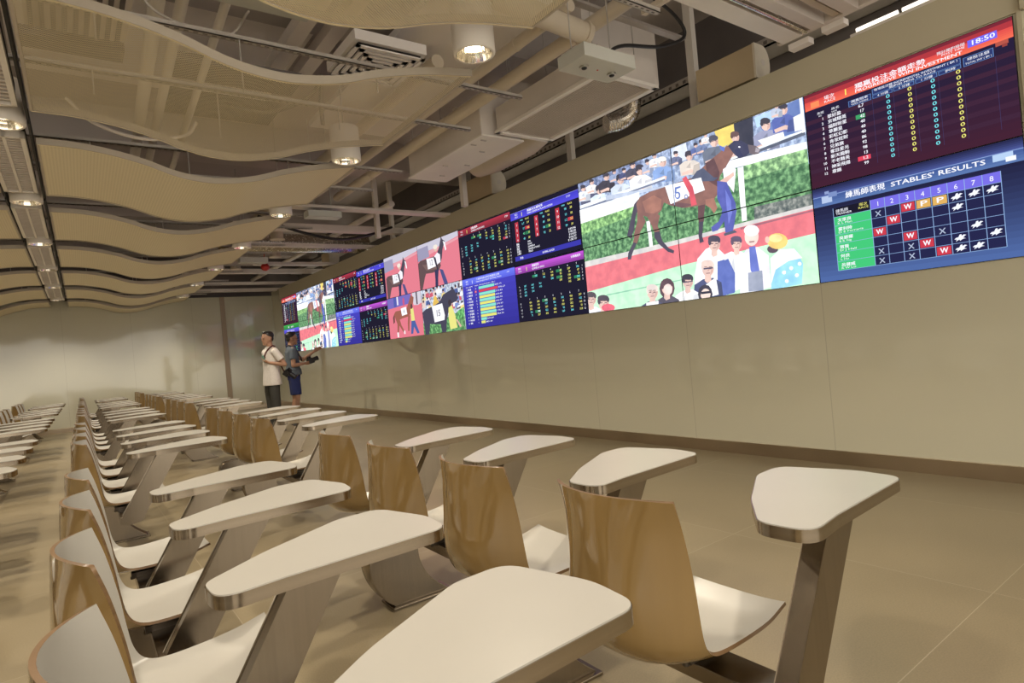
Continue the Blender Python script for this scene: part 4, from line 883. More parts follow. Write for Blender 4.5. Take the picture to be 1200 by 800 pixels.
def colour_mesh(name, polys, parent):
    """polys: (colour, material, [(y_left, z)], x)"""
    v = []; f = []; cols = []; mi = []
    for c, m, pts, x in polys:
        o = len(v); v += [(x, -p[0], p[1]) for p in pts]; f.append(tuple(range(o, o+len(pts)))); cols.append(glow(c)); mi.append(m)
    me = bpy.data.meshes.new(name); me.from_pydata(v, [], f)
    for m in SMATS: me.materials.append(m)
    me.polygons.foreach_set('material_index', mi)
    at = me.color_attributes.new('Col', 'FLOAT_COLOR', 'CORNER')
    data = []
    for p in me.polygons:
        for _ in p.loop_indices: data += [*cols[p.index], 1]
    at.data.foreach_set('color', data)
    o = bpy.data.objects.new(name, me); C.objects.link(o); o.parent = parent; return o
BZ = .0042
def monitor(k, top, pic, label, grp, part='screen_picture'):
    """k-th column from the camera end"""
    ymax = PY0+PW*(k+1); z0 = PZ0+(PH if top else 0)
    t = thing('monitor', label, 'screen', (XW, ymax, z0), 0, grp)
    c = MB(); c.box(.0, .075, -PW+.0008, -.0008, .0008, PH-.0008); c.build('casing', M['screen_off'], t)
    w, h = PW-2*BZ, PH-2*BZ; ps = []; x = -.0004; n = 0
    for cc, m, pts in pic.polys:
        q = clip(pts, 0, 0, 1, 1)
        if q: ps.append((cc, m, [(BZ+p[0]*w, BZ+p[1]*h) for p in q], x)); x -= .00006
    if ps: colour_mesh(part, ps, t)
    tp = []
    x -= .0006
    for txt, tx, ty, th, cc, wid, al, bold in pic.text:
        v, f, gw = glyphs(txt)
        if not v: continue
        s = th*h/.70; sx = s if wid is None else wid*w/gw
        if al == 'c': off = -gw*sx/2
        elif al == 'r': off = -gw*sx
        else: off = 0
        for fc in f: tp.append((cc, 0, [(BZ+tx*w+off+v[i][0]*sx, BZ+ty*h+v[i][1]*s) for i in fc], x))
        if bold:
            for fc in f: tp.append((cc, 0, [(BZ+tx*w+off+v[i][0]*sx+s*.05, BZ+ty*h+v[i][1]*s+s*.02) for i in fc], x-.0002))
    if tp: colour_mesh('lettering', tp, t)
    return t
def quarter(polys, cx, cy):
    """the part of a four-monitor picture that falls on monitor column cx (0 left), row cy (0 bottom)"""
    p = Pic(); 
    for c, m, pts in polys:
        q = [(a*2-cx, b*2-cy) for a, b in pts]; p.poly(tuple(min(255, int(v*.90+252*.16)) for v in c), q, m or 3)
    return p
WHT = (240, 242, 250); CY = (90, 225, 235); YE = (235, 230, 90); NAVY = (14, 12, 34); BLK = (14, 12, 24)
rnd = random.Random(4)
names = ['翠好盈', '京城精英', '福財財星', '草麗皇', '彩虹幻影', '肯家旺財', '兄弟旗', '奪目星光', '新天龍駒', '不老精英', '神采飛揚', '章錦']
oddsv = ['6.7', '17', '42', '40', '40', '40', '86', '92', '98', '13', '1.2', '99']
def board_progressive():
    p = Pic(); p.grad(0, 0, 1, 1, (62, 14, 30), (18, 14, 46), 16)
    for i in range(12):
        y = .69-.0523*i
        if i % 2 == 0: p.rect(0, y-.012, 1, y+.030, (58, 22, 42))
    p.rect(0, .97, 1, 1, (120, 16, 28)); p.rect(0, .92, 1, .97, (176, 26, 28)); p.grad(0, .83, 1, .92, (245, 92, 40), (226, 56, 34), 5)
    p.rect(.035, .845, .085, .905, (255, 130, 50)); p.rect(.03, .93, .07, .955, (160, 34, 34)); p.rect(.93, .795, .98, .83, (180, 70, 40)); p.rect(.955, .775, .975, .80, (150, 50, 30))
    p.rect(.822, .872, .94, .935, (96, 84, 240)); p.t('18:50', .881, .884, .040, WHT, .10, 'c', True)
    p.t('場次', .115, .885, .034, WHT, .06); p.t('RACE', .115, .852, .024, WHT, .065); p.t('1', .225, .855, .060, (250, 230, 60), bold=True)
    p.t('獨贏投注金額走勢', .287, .880, .040, WHT, .35, bold=True); p.t('PROGRESSIVE WIN INVESTMENT', .287, .842, .028, WHT, .51, bold=True)
    p.t('預計開跑時間', .69, .908, .022, WHT, .12); p.t('POST TIME', .71, .884, .018, WHT, .10)
    def cellbox(x0, x1, y0, y1): p.rect(x0, y0, x1, y1, (80, 124, 184)); p.rect(x0+.003, y0+.004, x1-.003, y1-.004, (28, 48, 104))
    cellbox(.247, .368, .722, .782); p.t('獨贏賠率', .262, .756, .020, WHT, .09); p.t('WIN ODDS', .262, .730, .016, WHT, .09)
    cellbox(.375, .788, .762, .815); cellbox(.375, .475, .722, .758); cellbox(.48, .58, .722, .758); cellbox(.585, .685, .722, .758); cellbox(.69, .788, .722, .758)
    p.t('每場投注額 INCREMENTAL INVESTMENT ( $K )', .385, .792, .018, WHT, .39); p.t('開跑前 MINS TO RACE', .46, .768, .016, WHT, .22)
    p.t('4 分鐘', .40, .731, .018, WHT, .055); p.t('2 分鐘', .505, .731, .018, WHT, .055); p.t('1 分鐘', .61, .731, .018, WHT, .055); p.t('跑時', .72, .731, .018, WHT, .045)
    cellbox(.798, .921, .722, .800); p.t('總投注額', .815, .766, .020, WHT, .09); p.t('TOTAL INV ( $K )', .806, .734, .016, WHT, .107)
    p.t('馬號', .068, .756, .020, WHT, .04); p.t('NO.', .075, .730, .015, WHT); p.t('馬名', .15, .756, .020, WHT, .045); p.t('NAME', .15, .730, .015, WHT)
    for x in (.372, .478, .583, .688, .793, .925): p.rect(x, .09, x+.0015, .72, (56, 50, 96))
    for i in range(12):
        y = .685-.0523*i
        if i == 2: p.rect(.280, y-.008, .330, y+.036, (40, 160, 90))
        if i == 10: p.rect(.272, y-.008, .340, y+.036, (226, 34, 66))
        p.t(str(i+1), .10, y, .027, WHT, al='r', bold=True); p.t(names[i], .125, y, .030, WHT, .026*len(names[i]), bold=True); p.t(oddsv[i], .326, y, .030, WHT, al='r', bold=True)
        for x, c in ((.45, CY), (.555, YE), (.662, CY), (.773, YE)): p.t('0', x, y-.003, .034, c, .019, 'c', True)
    return p
def tiny_horse(p, x, y, w, h, c=(235, 240, 250)):
    q = [(0, .35), (.12, .55), (.35, .62), (.45, .95), (.6, 1), (.62, .75), (.8, .9), (1, .78), (.86, .68), (.72, .45), (.95, .3), (.75, .3), (.6, .2), (.45, .05), (.42, .25), (.3, .2), (.1, 0), (.2, .3)]
    p.poly(c, [(x+a*w, y+b*h) for a, b in q])
def board_stables():
    p = Pic(); p.grad(0, 0, 1, .88, (62, 96, 160), (14, 16, 46), 16)
    p.grad(0, .80, 1, .90, (74, 110, 170), (52, 84, 150), 4); p.grad(0, .90, 1, 1, (60, 78, 150), (24, 30, 70), 6); p.rect(0, .90, 1, .907, (120, 150, 205))
    p.rect(.05, .83, .11, .90, (170, 190, 225)); p.rect(.09, .88, .14, .93, (110, 135, 190)); p.rect(.07, .92, .095, .95, (130, 150, 200)); p.rect(.88, .84, .96, .90, (170, 200, 235)); p.rect(.93, .82, .97, .86, (235, 240, 250))
    p.t('練馬師表現', .186, .835, .050, WHT, .21, bold=True); p.t("STABLES' RESULTS", .425, .838, .044, WHT, .425, bold=True)
    gx = [.11, .314]+[.314+.074*i for i in range(1, 9)]; top = .755; rh = .0935; hh = .095
    p.rect(.314, top-hh-6*rh, gx[-1], top-hh, (20, 24, 66)); p.rect(.314, top-hh, gx[-1], top, (104, 92, 228)); p.rect(.11, top-hh, .314, top, (8, 8, 14)); p.rect(.11, top-hh-6*rh, .314, top-hh, (30, 200, 108))
    p.t('練馬師', .125, top-.05, .026, WHT, .07); p.t('TRAINER', .125, top-.078, .022, WHT, .09); p.t('場次', .255, top-.034, .024, YE, .045); p.t('RACE', .25, top-.064, .022, YE, .055)
    for i in range(8): p.t(str(i+1), gx[i+1]+.037, top-hh+.022, .045, WHT, al='c')
    lc = (130, 170, 220)
    for x in gx: p.rect(x-.0015, top-hh-6*rh, x+.0015, top, lc)
    for j in range(7): p.rect(.11, top-hh-j*rh-.002, gx[-1], top-hh-j*rh+.002, lc)
    for j, (a, b) in enumerate([('文家良', 'K L Man'), ('霍利時', 'D E Ferraris'), ('吳碧權', 'B K Ng'), ('賀賢', 'D J Hall'), ('何良', 'L Ho'), ('呂健威', 'K W Lui')]):
        y = top-hh-(j+1)*rh; p.t(a, .13, y+.040, .028, WHT, .026*len(a), bold=True); p.t(b, .13, y+.012, .020, WHT, .0115*len(b))
    cells = {(0, 0): 'X', (0, 2): 'W', (0, 3): 'P', (0, 4): 'P', (0, 5): 'h', (0, 6): 'h', (0, 7): 'h', (1, 1): 'W', (1, 5): 'h', (2, 0): 'W', (3, 2): 'W', (3, 4): 'X', (3, 6): 'h', (4, 0): 'X', (4, 2): 'X', (4, 3): 'W', (4, 5): 'h', (4, 7): 'h', (5, 0): 'X', (5, 2): 'X', (5, 4): 'W', (5, 5): 'h', (5, 6): 'h'}
    for (j, i), ch in cells.items():
        x = gx[i+1]; y = top-hh-(j+1)*rh
        if ch in 'WP':
            p.rect(x+.005, y+.008, x+.069, y+rh-.008, (205, 20, 44) if ch == 'W' else (222, 170, 60)); p.t(ch, x+.037, y+.025, .048, WHT, .035, 'c', True)
        elif ch == 'X':
            for s in (1, -1): p.poly((170, 185, 210), [(x+.037-.015, y+.041-s*.024), (x+.037-.010, y+.041-s*.027), (x+.037+.015, y+.041+s*.024), (x+.037+.010, y+.041+s*.027)])
        else: tiny_horse(p, x+.012, y+.016, .052, .062)
    return p
def num(a, b): return str(rnd.randint(a, b))
def board_win(big=True):
    p = Pic(); p.rect(0, 0, 1, 1, BLK); p.grad(0, .80, 1, .92, (60, 50, 220), (44, 38, 200), 4); p.rect(0, .92, 1, .925, (150, 150, 240)); p.rect(.02, .07, .98, .15, (36, 34, 170))
    p.t('場次', .07, .865, .03, WHT); p.t('RACE', .07, .825, .025, WHT); p.t('1', .17, .825, .07, YE, bold=True); p.t('獨贏及位置賠率', .27, .87, .032, WHT, .24, bold=True); p.t('WIN ODDS & PLACE ODDS', .27, .825, .028, WHT, .38, bold=True); p.t('17:59', .84, .86, .032, WHT)
    k = 0
    for b in range(3):
        x = .06+b*.31
        p.rect(x, .40, x+.055, .75, (190, 24, 44)); p.t('WIN', x+.09, .745, .026, CY, bold=True); p.t('PLACE', x+.17, .745, .026, YE, bold=True)
        for i in range(4):
            k += 1; y = .675-.088*i; p.t(str(k), x+.028, y, .04, WHT, al='c', bold=True)
            wc = {(0, 2): (90, 230, 160), (2, 3): CY}.get((b, i), CY); p.t(['6.7', '17', '42', '40', '40', '40', '86', '92', '98', '13', '1.2', '99'][k-1], x+.15, y, .036, wc, al='r', bold=True)
            if (b, i) in ((0, 1), (2, 2)): p.rect(x+.16, y-.01, x+.23, y+.045, (200, 30, 50))
            if (b, i) in ((0, 2), (1, 2)): p.rect(x+.16, y-.01, x+.23, y+.045, (30, 120, 70))
            p.t(['3.4', '4.6', '11', '20', '14', '9.8', '38', '21', '28', '18', '3.3', '39'][k-1], x+.225, y, .036, YE, al='r', bold=True)
    for i, (a, b_, c_) in enumerate((('獨贏', 'WIN', '$ 875,906'), ('位置', 'PLACE', '$ 386,235'), ('連贏', 'QUINELLA', '$ 514,701'), ('位置Q', 'QUINELLA PLACE', '$ 636,157'), ('三重彩', 'TIERCE', '$ 1,387,121'))):
        y = .345-.043*i; p.t(a, .06, y, .028, WHT, bold=True); p.t(b_, .24, y, .028, WHT, bold=True); p.t(c_, .93, y, .030, WHT, al='r', bold=True)
    p.t('草地', .10, .09, .032, WHT, bold=True); p.t('GOING GOOD', .45, .09, .032, WHT, bold=True); return p
def board_matrix(head, zh, en, right):
    p = Pic(); p.rect(0, 0, 1, 1, BLK); p.grad(0, .85, 1, .98, tuple(c*.75 for c in head), head, 4)
    p.t('場次', .05, .92, .03, WHT); p.t('RACE', .05, .875, .026, WHT); p.t('1', .17, .875, .07, YE, bold=True); p.t(zh, .27, .925, .034, WHT, bold=True); p.t(en, .27, .875, .030, WHT, bold=True); p.t(right, .96, .91, .032, WHT, al='r', bold=True)
    cols = [.17+.118*i for i in range(7)]
    for i in range(7):
        for j in range(6):
            y = .795-.052*j
            if j == i-0 and i > 0 or (j == 0 and i > 0): p.t(str(i+1), cols[i]+.02, y, .030, WHT, al='c') if j == 0 else None
            if 0 < j <= i: 
                c = YE if rnd.random() < .6 else CY
                if rnd.random() < .12: p.rect(cols[i]-.025, y-.008, cols[i]+.055, y+.036, (30, 130, 80))
                if rnd.random() < .07: p.rect(cols[i]-.025, y-.008, cols[i]+.055, y+.036, (190, 30, 50))
                p.t(num(11, 299), cols[i]+.05, y, .032, c, al='r', bold=True)
    for j in range(1, 6): p.t(str(j), .97, .795-.052*j, .030, WHT, al='r')
    for j in range(4):
        y = .60-.055*j; p.t(str(9+j), .04, y, .030, WHT)
        for i in range(0, 4-j if j else 3): p.t(num(110, 990), .12+.118*i, y, .032, CY, bold=True) if i <= 1+(3-abs(j-1)) // 2 else None
    for i in range(7): p.t(str(i+1), cols[i]+.02, .36, .030, WHT, al='c')
    for j in range(5):
        y = .30-.056*j; p.t(str(8+j), .04, y, .030, WHT); p.t(str(8+j), .97, y, .030, WHT, al='r')
        for i in range(7):
            r = rnd.random()
            if r < .12: p.rect(cols[i]-.025, y-.008, cols[i]+.055, y+.038, (30, 130, 80))
            p.t(num(12, 460), cols[i]+.05, y, .032, WHT if r < .12 else (YE if r < .7 else CY), al='r', bold=True)
    return p
def board_bars():
    p = Pic(); p.grad(0, 0, 1, 1, (34, 28, 150), (50, 44, 190), 8); p.grad(0, .86, 1, .99, (70, 84, 225), (90, 110, 240), 4)
    p.t('場次', .07, .925, .03, WHT); p.t('RACE', .07, .88, .026, WHT); p.t('1', .19, .88, .065, WHT, bold=True); p.t('三個最受歡迎馬匹獨贏投注額', .28, .93, .030, WHT, .45); p.t('WIN INVESTMENT DISTRIBUTION', .28, .885, .026, WHT, .48); p.t('17:59', .86, .93, .026, WHT)
    p.t('NO  NAME', .06, .815, .022, WHT, .14); p.t('WIN  INVESTMENT ( $K )', .24, .815, .022, WHT, .40)
    ln = [.30, .36, .31, .30, .30, .29, .30, .29, .30, .30, .11, .08]
    for i in range(12):
        y = .755-.061*i; p.t(str(i+1), .08, y, .030, WHT, al='r', bold=True); p.t(names[i], .10, y, .030, WHT, .022*len(names[i]), bold=True)
        c = (215, 40, 60) if i == 1 else ((120, 225, 200) if i % 2 == 0 else (225, 225, 90))
        if i == 1: p.rect(.235, y-.008, .275, y+.036, (210, 30, 50))
        p.t(num(1, 24), .27, y, .028, WHT, al='r'); p.rect(.32, y-.010, .32+ln[i], y+.040, c); p.t(num(100, 900)+'.'+num(10, 99), .33+ln[i], y, .028, WHT, .12)
    return p
def small_race(kind):
    p = Pic(); BRN = (98, 74, 70)
    if kind in (0, 1):
        s = 1.0 if kind else .92; dx = .0 if kind else .03; dy = 0 if kind else -.06
        p.rect(0, 0, 1, 1, (226, 112, 128)); p.poly((196, 192, 208), [(0, 1), (0, .80), (.5, .82), (1, .90), (1, 1)]); p.poly((150, 146, 176), [(0, .92), (.28, .93), (.30, .68), (0, .64)]); p.poly((228, 150, 160), [(.3, .8), (1, .88), (1, .84), (.3, .72)])
        Q = lambda pts: [(a*s+dx, b*s+dy+.05) for a, b in pts]
        p.poly(BRN, Q([(0, .55), (.06, .60), (.2, .60), (.45, .60), (.52, .55), (.56, .36), (.5, .27), (.35, .26), (.18, .28), (.14, .20), (.08, .02), (0, -.2)]))
        p.poly((74, 66, 78), Q([(.38, .56), (.48, .62), (.55, .75), (.60, .90), (.615, .98), (.64, .90), (.70, .84), (.66, .76), (.63, .68), (.60, .52), (.56, .42), (.44, .42)]))
        p.poly((120, 92, 84), Q([(.10, .5), (.3, .45), (.48, .40), (.45, .32), (.2, .34)]))
        p.poly((52, 50, 84), Q([(.40, .30), (.50, .30), (.47, .12), (.45, -.12), (.38, -.12), (.40, .1)])); p.poly((70, 74, 130), Q([(.52, .30), (.60, .26), (.66, .06), (.70, -.1), (.62, -.12), (.57, .08)]))
        p.poly((236, 232, 238), Q([(.42, .60), (.50, .66), (.56, .60), (.56, .44), (.46, .40)])); p.ell((222, 180, 160), .47*s+dx, .74*s+dy+.05, .035, .055); p.ell((232, 222, 206), .465*s+dx, .79*s+dy+.05, .055, .05)
        p.poly((240, 240, 246), Q([(.22, .60), (.40, .58), (.44, .38), (.24, .36)])); p.poly((50, 48, 60), Q([(.42, .58), (.45, .57), (.49, .30), (.46, .30)])); p.poly((236, 236, 240), Q([(.655, .86), (.70, .82), (.72, .66), (.69, .64)]))
        p.t('12', (.33)*s+dx, .43*s+dy+.05, .12, (110, 100, 110), al='c')
    elif kind == 2:
        p.rect(0, 0, 1, 1, (228, 108, 124)); p.poly((112, 96, 186), [(0, 1), (0, .74), (.72, .78), (.72, 1)]); p.rect(.2, .76, .28, 1, (70, 84, 170)); p.ell((200, 70, 120), .50, .85, .03, .1); p.rect(.30, .80, .34, 1, (232, 232, 240)); p.poly((206, 200, 212), [(.76, 1), (.78, .72), (.9, .7), (1, .74), (1, 1)]); p.rect(.86, .72, .90, 1, (96, 80, 90))
        CB = (158, 88, 62)
        p.poly((110, 64, 52), [(.20, .62), (.14, .52), (.14, .36), (.19, .40)])
        p.poly(CB, [(.18, .60), (.24, .66), (.44, .66), (.58, .68), (.66, .84), (.72, .96), (.80, .90), (.78, .80), (.72, .68), (.68, .54), (.60, .48), (.42, .46), (.34, .44), (.32, .30), (.28, .12), (.24, .12), (.26, .34), (.22, .46)])
        p.poly(CB, [(.60, .5), (.66, .5), (.62, .3), (.60, .14), (.56, .14), (.57, .32)]); p.poly(CB, [(.34, .46), (.38, .3), (.46, .14), (.42, .13), (.32, .3)]); p.rect(.23, .02, .28, .14, (238, 230, 230)); p.rect(.44, .08, .48, .16, (238, 230, 230))
        p.poly((240, 240, 246), [(.40, .70), (.56, .72), (.58, .54), (.42, .52)]); p.t('4', .49, .57, .10, (110, 100, 120), al='c')
        p.poly((226, 222, 110), [(.68, .64), (.76, .66), (.78, .36), (.68, .34)]); p.ell((90, 60, 56), .72, .70, .03, .06); p.poly((62, 90, 160), [(.68, .36), (.78, .36), (.88, .06), (.82, .05), (.74, .22), (.70, .06), (.64, .06)])
    else:
        p.rect(0, 0, 1, 1, (180, 190, 205), 1); r = random.Random(9)
        for i in range(46):
            x, y = r.random(), .5+r.random()*.48; c = r.choice([(236, 238, 245), (120, 140, 200), (206, 80, 100), (90, 80, 90), (224, 200, 190), (70, 90, 150), (238, 214, 120)])
            p.poly(c, [(x-.05, y-.09), (x-.04, y), (x+.04, y+.01), (x+.05, y-.08)]); p.ell((220, 176, 156), x, y+.045, .022, .04, 8); p.ell((60, 50, 56), x, y+.062, .023, .03, 8)
        p.ell((232, 190, 60), .36, .74, .045, .07); p.poly((226, 182, 50), [(.30, .70), (.42, .72), (.44, .52), (.28, .50)])
        p.poly((90, 150, 84), [(.0, 0), (.0, .26), (.3, .3), (.6, .3), (1, .42), (1, 0)], 2); p.poly((240, 242, 246), [(.86, .5), (1, .56), (1, .52), (.86, .46)]); p.poly((90, 170, 90), [(.80, .2), (1, .28), (1, .46), (.86, .40)], 2)
        HG = (66, 64, 80)
        p.poly(HG, [(0, .50), (.10, .56), (.30, .60), (.46, .66), (.56, .80), (.74, .86), (.80, .90), (.84, .80), (.90, .66), (.84, .60), (.74, .58), (.66, .44), (.60, .26), (.56, .0), (.46, .0), (.44, .18), (.30, .20), (.18, .22), (.14, .0), (.04, 0), (.02, .3)])
        p.poly((240, 240, 246), [(.26, .60), (.52, .62), (.56, .36), (.54, .26), (.30, .24)]); p.t('15', .40, .36, .14, (120, 120, 130), al='c', bold=True)
        p.poly((230, 224, 110), [(.66, .50), (.74, .54), (.80, .30), (.82, .06), (.66, .04), (.64, .3)]); p.ell((60, 50, 54), .70, .60, .04, .07); p.poly((222, 170, 150), [(.80, .24), (.84, .22), (.92, .08), (.88, .06)])
    return p
def board_far_bottom():
    p = Pic(); p.rect(0, 0, 1, 1, (22, 24, 44)); p.grad(0, .84, 1, 1, (26, 130, 50), (50, 170, 60), 4); p.t('賽果', .3, .88, .05, WHT, bold=True); p.t('RESULTS', .5, .88, .05, WHT, bold=True)
    p.grad(0, .70, 1, .84, (60, 50, 190), (84, 74, 220), 4); p.t('派彩 DIVIDEND', .2, .74, .05, WHT, .5)
    for j in range(6): p.rect(.05, .62-.1*j, .95, .625-.1*j, (90, 110, 160)); p.t('%d' % (j+1), .1, .55-.1*j, .045, WHT); p.t(num(10, 400)+'.'+num(10, 99), .8, .55-.1*j, .045, (90, 220, 140), al='r')
    return p
G = 'monitors of the long video wall'
pg = board_progressive()
monitor(0, 1, pg, 'dark red race board titled PROGRESSIVE WIN INVESTMENT, nearest upper monitor', G)
monitor(0, 0, board_stables(), "blue board with green name column titled STABLES' RESULTS, nearest lower monitor", G)
for (k, base, wh) in ((1, 0, 'of the big racehorse picture'), (9, 0, 'of the small distant racehorse picture')):
    for cx in (0, 1):
        for cy in (0, 1):
            monitor(k+1-cx, cy, quarter(RACE_PICTURE, cx, cy), 'monitor with the %s %s quarter %s' % (('lower', 'upper')[cy], ('left', 'right')[cx], wh), G)
for k, wh in ((3, 'nearer group of four odds boards'), (7, 'farther group of four odds boards')):
    monitor(k+1, 1, board_matrix((170, 24, 44), '位置Q賠率', 'QUINELLA PLACE ODDS', '17:59'), 'black odds board with dark red header, in the %s' % wh, G)
    monitor(k, 1, board_win(), 'win and place odds board with blue header, in the %s' % wh, G)
    monitor(k+1, 0, board_bars(), 'blue board with cyan and yellow bars, in the %s' % wh, G)
    monitor(k, 0, board_matrix((190, 50, 210), '連贏賠率', 'QUINELLA ODDS', '計算機賠率'), 'black odds board with purple header, in the %s' % wh, G)
monitor(6, 1, small_race(0), 'monitor with a dark horse led by a white-hatted groom on pink track, left one', G)
monitor(5, 1, small_race(1), 'monitor with a larger dark horse led by a white-hatted groom on pink track, right one', G)
monitor(6, 0, small_race(2), 'monitor with a chestnut horse and a yellow-shirted groom on pink track', G)
monitor(5, 0, small_race(3), 'monitor with a dark horse before a colourful crowd and green lawn', G)
monitor(11, 1, board_progressive(), 'farthest upper monitor, dark board with orange header', G)
monitor(11, 0, board_far_bottom(), 'farthest lower monitor, dark board with green and blue header bands', G)
# ------------------------------------------------------------------ the two men
def cloth_mat(name, col, rough=.8, sc=40): return vary(mat(name, col, rough), (sc, sc, sc), .06)
M['skin'] = vary(mat('skin', (.42, .235, .15), .5), (12, 12, 12), .05); M['hair'] = vary(mat('black_hair', (.014, .011, .010), .45), (60, 60, 20), .3)
M['tee'] = cloth_mat('white_cotton', (.70, .66, .62)); M['trousers'] = cloth_mat('dark_grey_cloth', (.045, .045, .04))
M['polo'] = cloth_mat('blue_grey_cotton', (.10, .125, .155)); M['shorts'] = cloth_mat('navy_cloth', (.015, .025, .12)); M['strap'] = cloth_mat('brown_red_webbing', (.12, .035, .03)); M['shoe'] = cloth_mat('dark_shoe', (.03, .03, .03), .5)
M['print'] = cloth_mat('green_print', (.16, .30, .24)); M['lens'] = mat('glass_dark', (.01, .01, .015), .05)
def organic(name, build, m, parent, voxel=.009, smooth=6):
    mb = MB(); build(mb); o = mb.build(name, m, parent)
    md = o.modifiers.new('r', 'REMESH'); md.mode = 'VOXEL'; md.voxel_size = voxel; md.use_smooth_shade = True
    sm = o.modifiers.new('s', 'SMOOTH'); sm.iterations = smooth; sm.factor = .5
    bpy.context.view_layer.update()
    me = bpy.data.meshes.new_from_object(o.evaluated_get(bpy.context.evaluated_depsgraph_get())); o.modifiers.clear(); old = o.data; o.data = me; bpy.data.meshes.remove(old)
    return o
def loft(mb, rings, n=20):
    """rings: (centre xyz, rx, ry) horizontal ellipses"""
    vs = [(c[0]+rx*math.cos(2*PI*i/n), c[1]+ry*math.sin(2*PI*i/n), c[2]) for c, rx, ry in rings for i in range(n)]
    mb.add(vs, [(j*n+i, j*n+(i+1) % n, (j+1)*n+(i+1) % n, (j+1)*n+i) for j in range(len(rings)-1) for i in range(n)]+[tuple(range(n))[::-1], tuple(range((len(rings)-1)*n, len(rings)*n))])
def limb(mb, pts, rs, n=14):
    P = spline(pts, 5); k = len(rs)-1; R = []
    for i in range(len(P)):
        t = i/(len(P)-1)*k; a = min(int(t), k-1); R.append(rs[a]+(rs[a+1]-rs[a])*(t-a))
    mb.tube(P, R, n); mb.ell(P[0], (R[0],)*3); mb.ell(P[-1], (R[-1],)*3)
def hand(mb, w, d, nrm, curl=.6):
    """palm at the wrist w pointing along d, palm side nrm, with five curled fingers"""
    w, d, nrm = Vector(w), Vector(d).normalized(), Vector(nrm).normalized(); s = d.cross(nrm).normalized()
    for k in range(4):
        o = s*(-.028+.0187*k); mb.tube([w, w+d*.045+o*.8, w+d*.088+o], [.020, .016, .0135], 8)
    for k, ln in enumerate((.060, .074, .080, .070)):
        o = s*(-.028+.0187*k); p = w+d*.088+o; a = d
        pts = [p]
        for j in range(3):
            a = (a+nrm*curl*.55).normalized(); p = p+a*ln/3*1.15; pts.append(p)
        mb.tube(pts, [.0105, .0098, .009, .008], 8)
    p = w+d*.03-s*.024; q = p+(d*.6-s*.7+nrm*.4).normalized()*.035; mb.tube([p, q, q+(d+nrm*.5).normalized()*.03], [.014, .012, .010], 8)
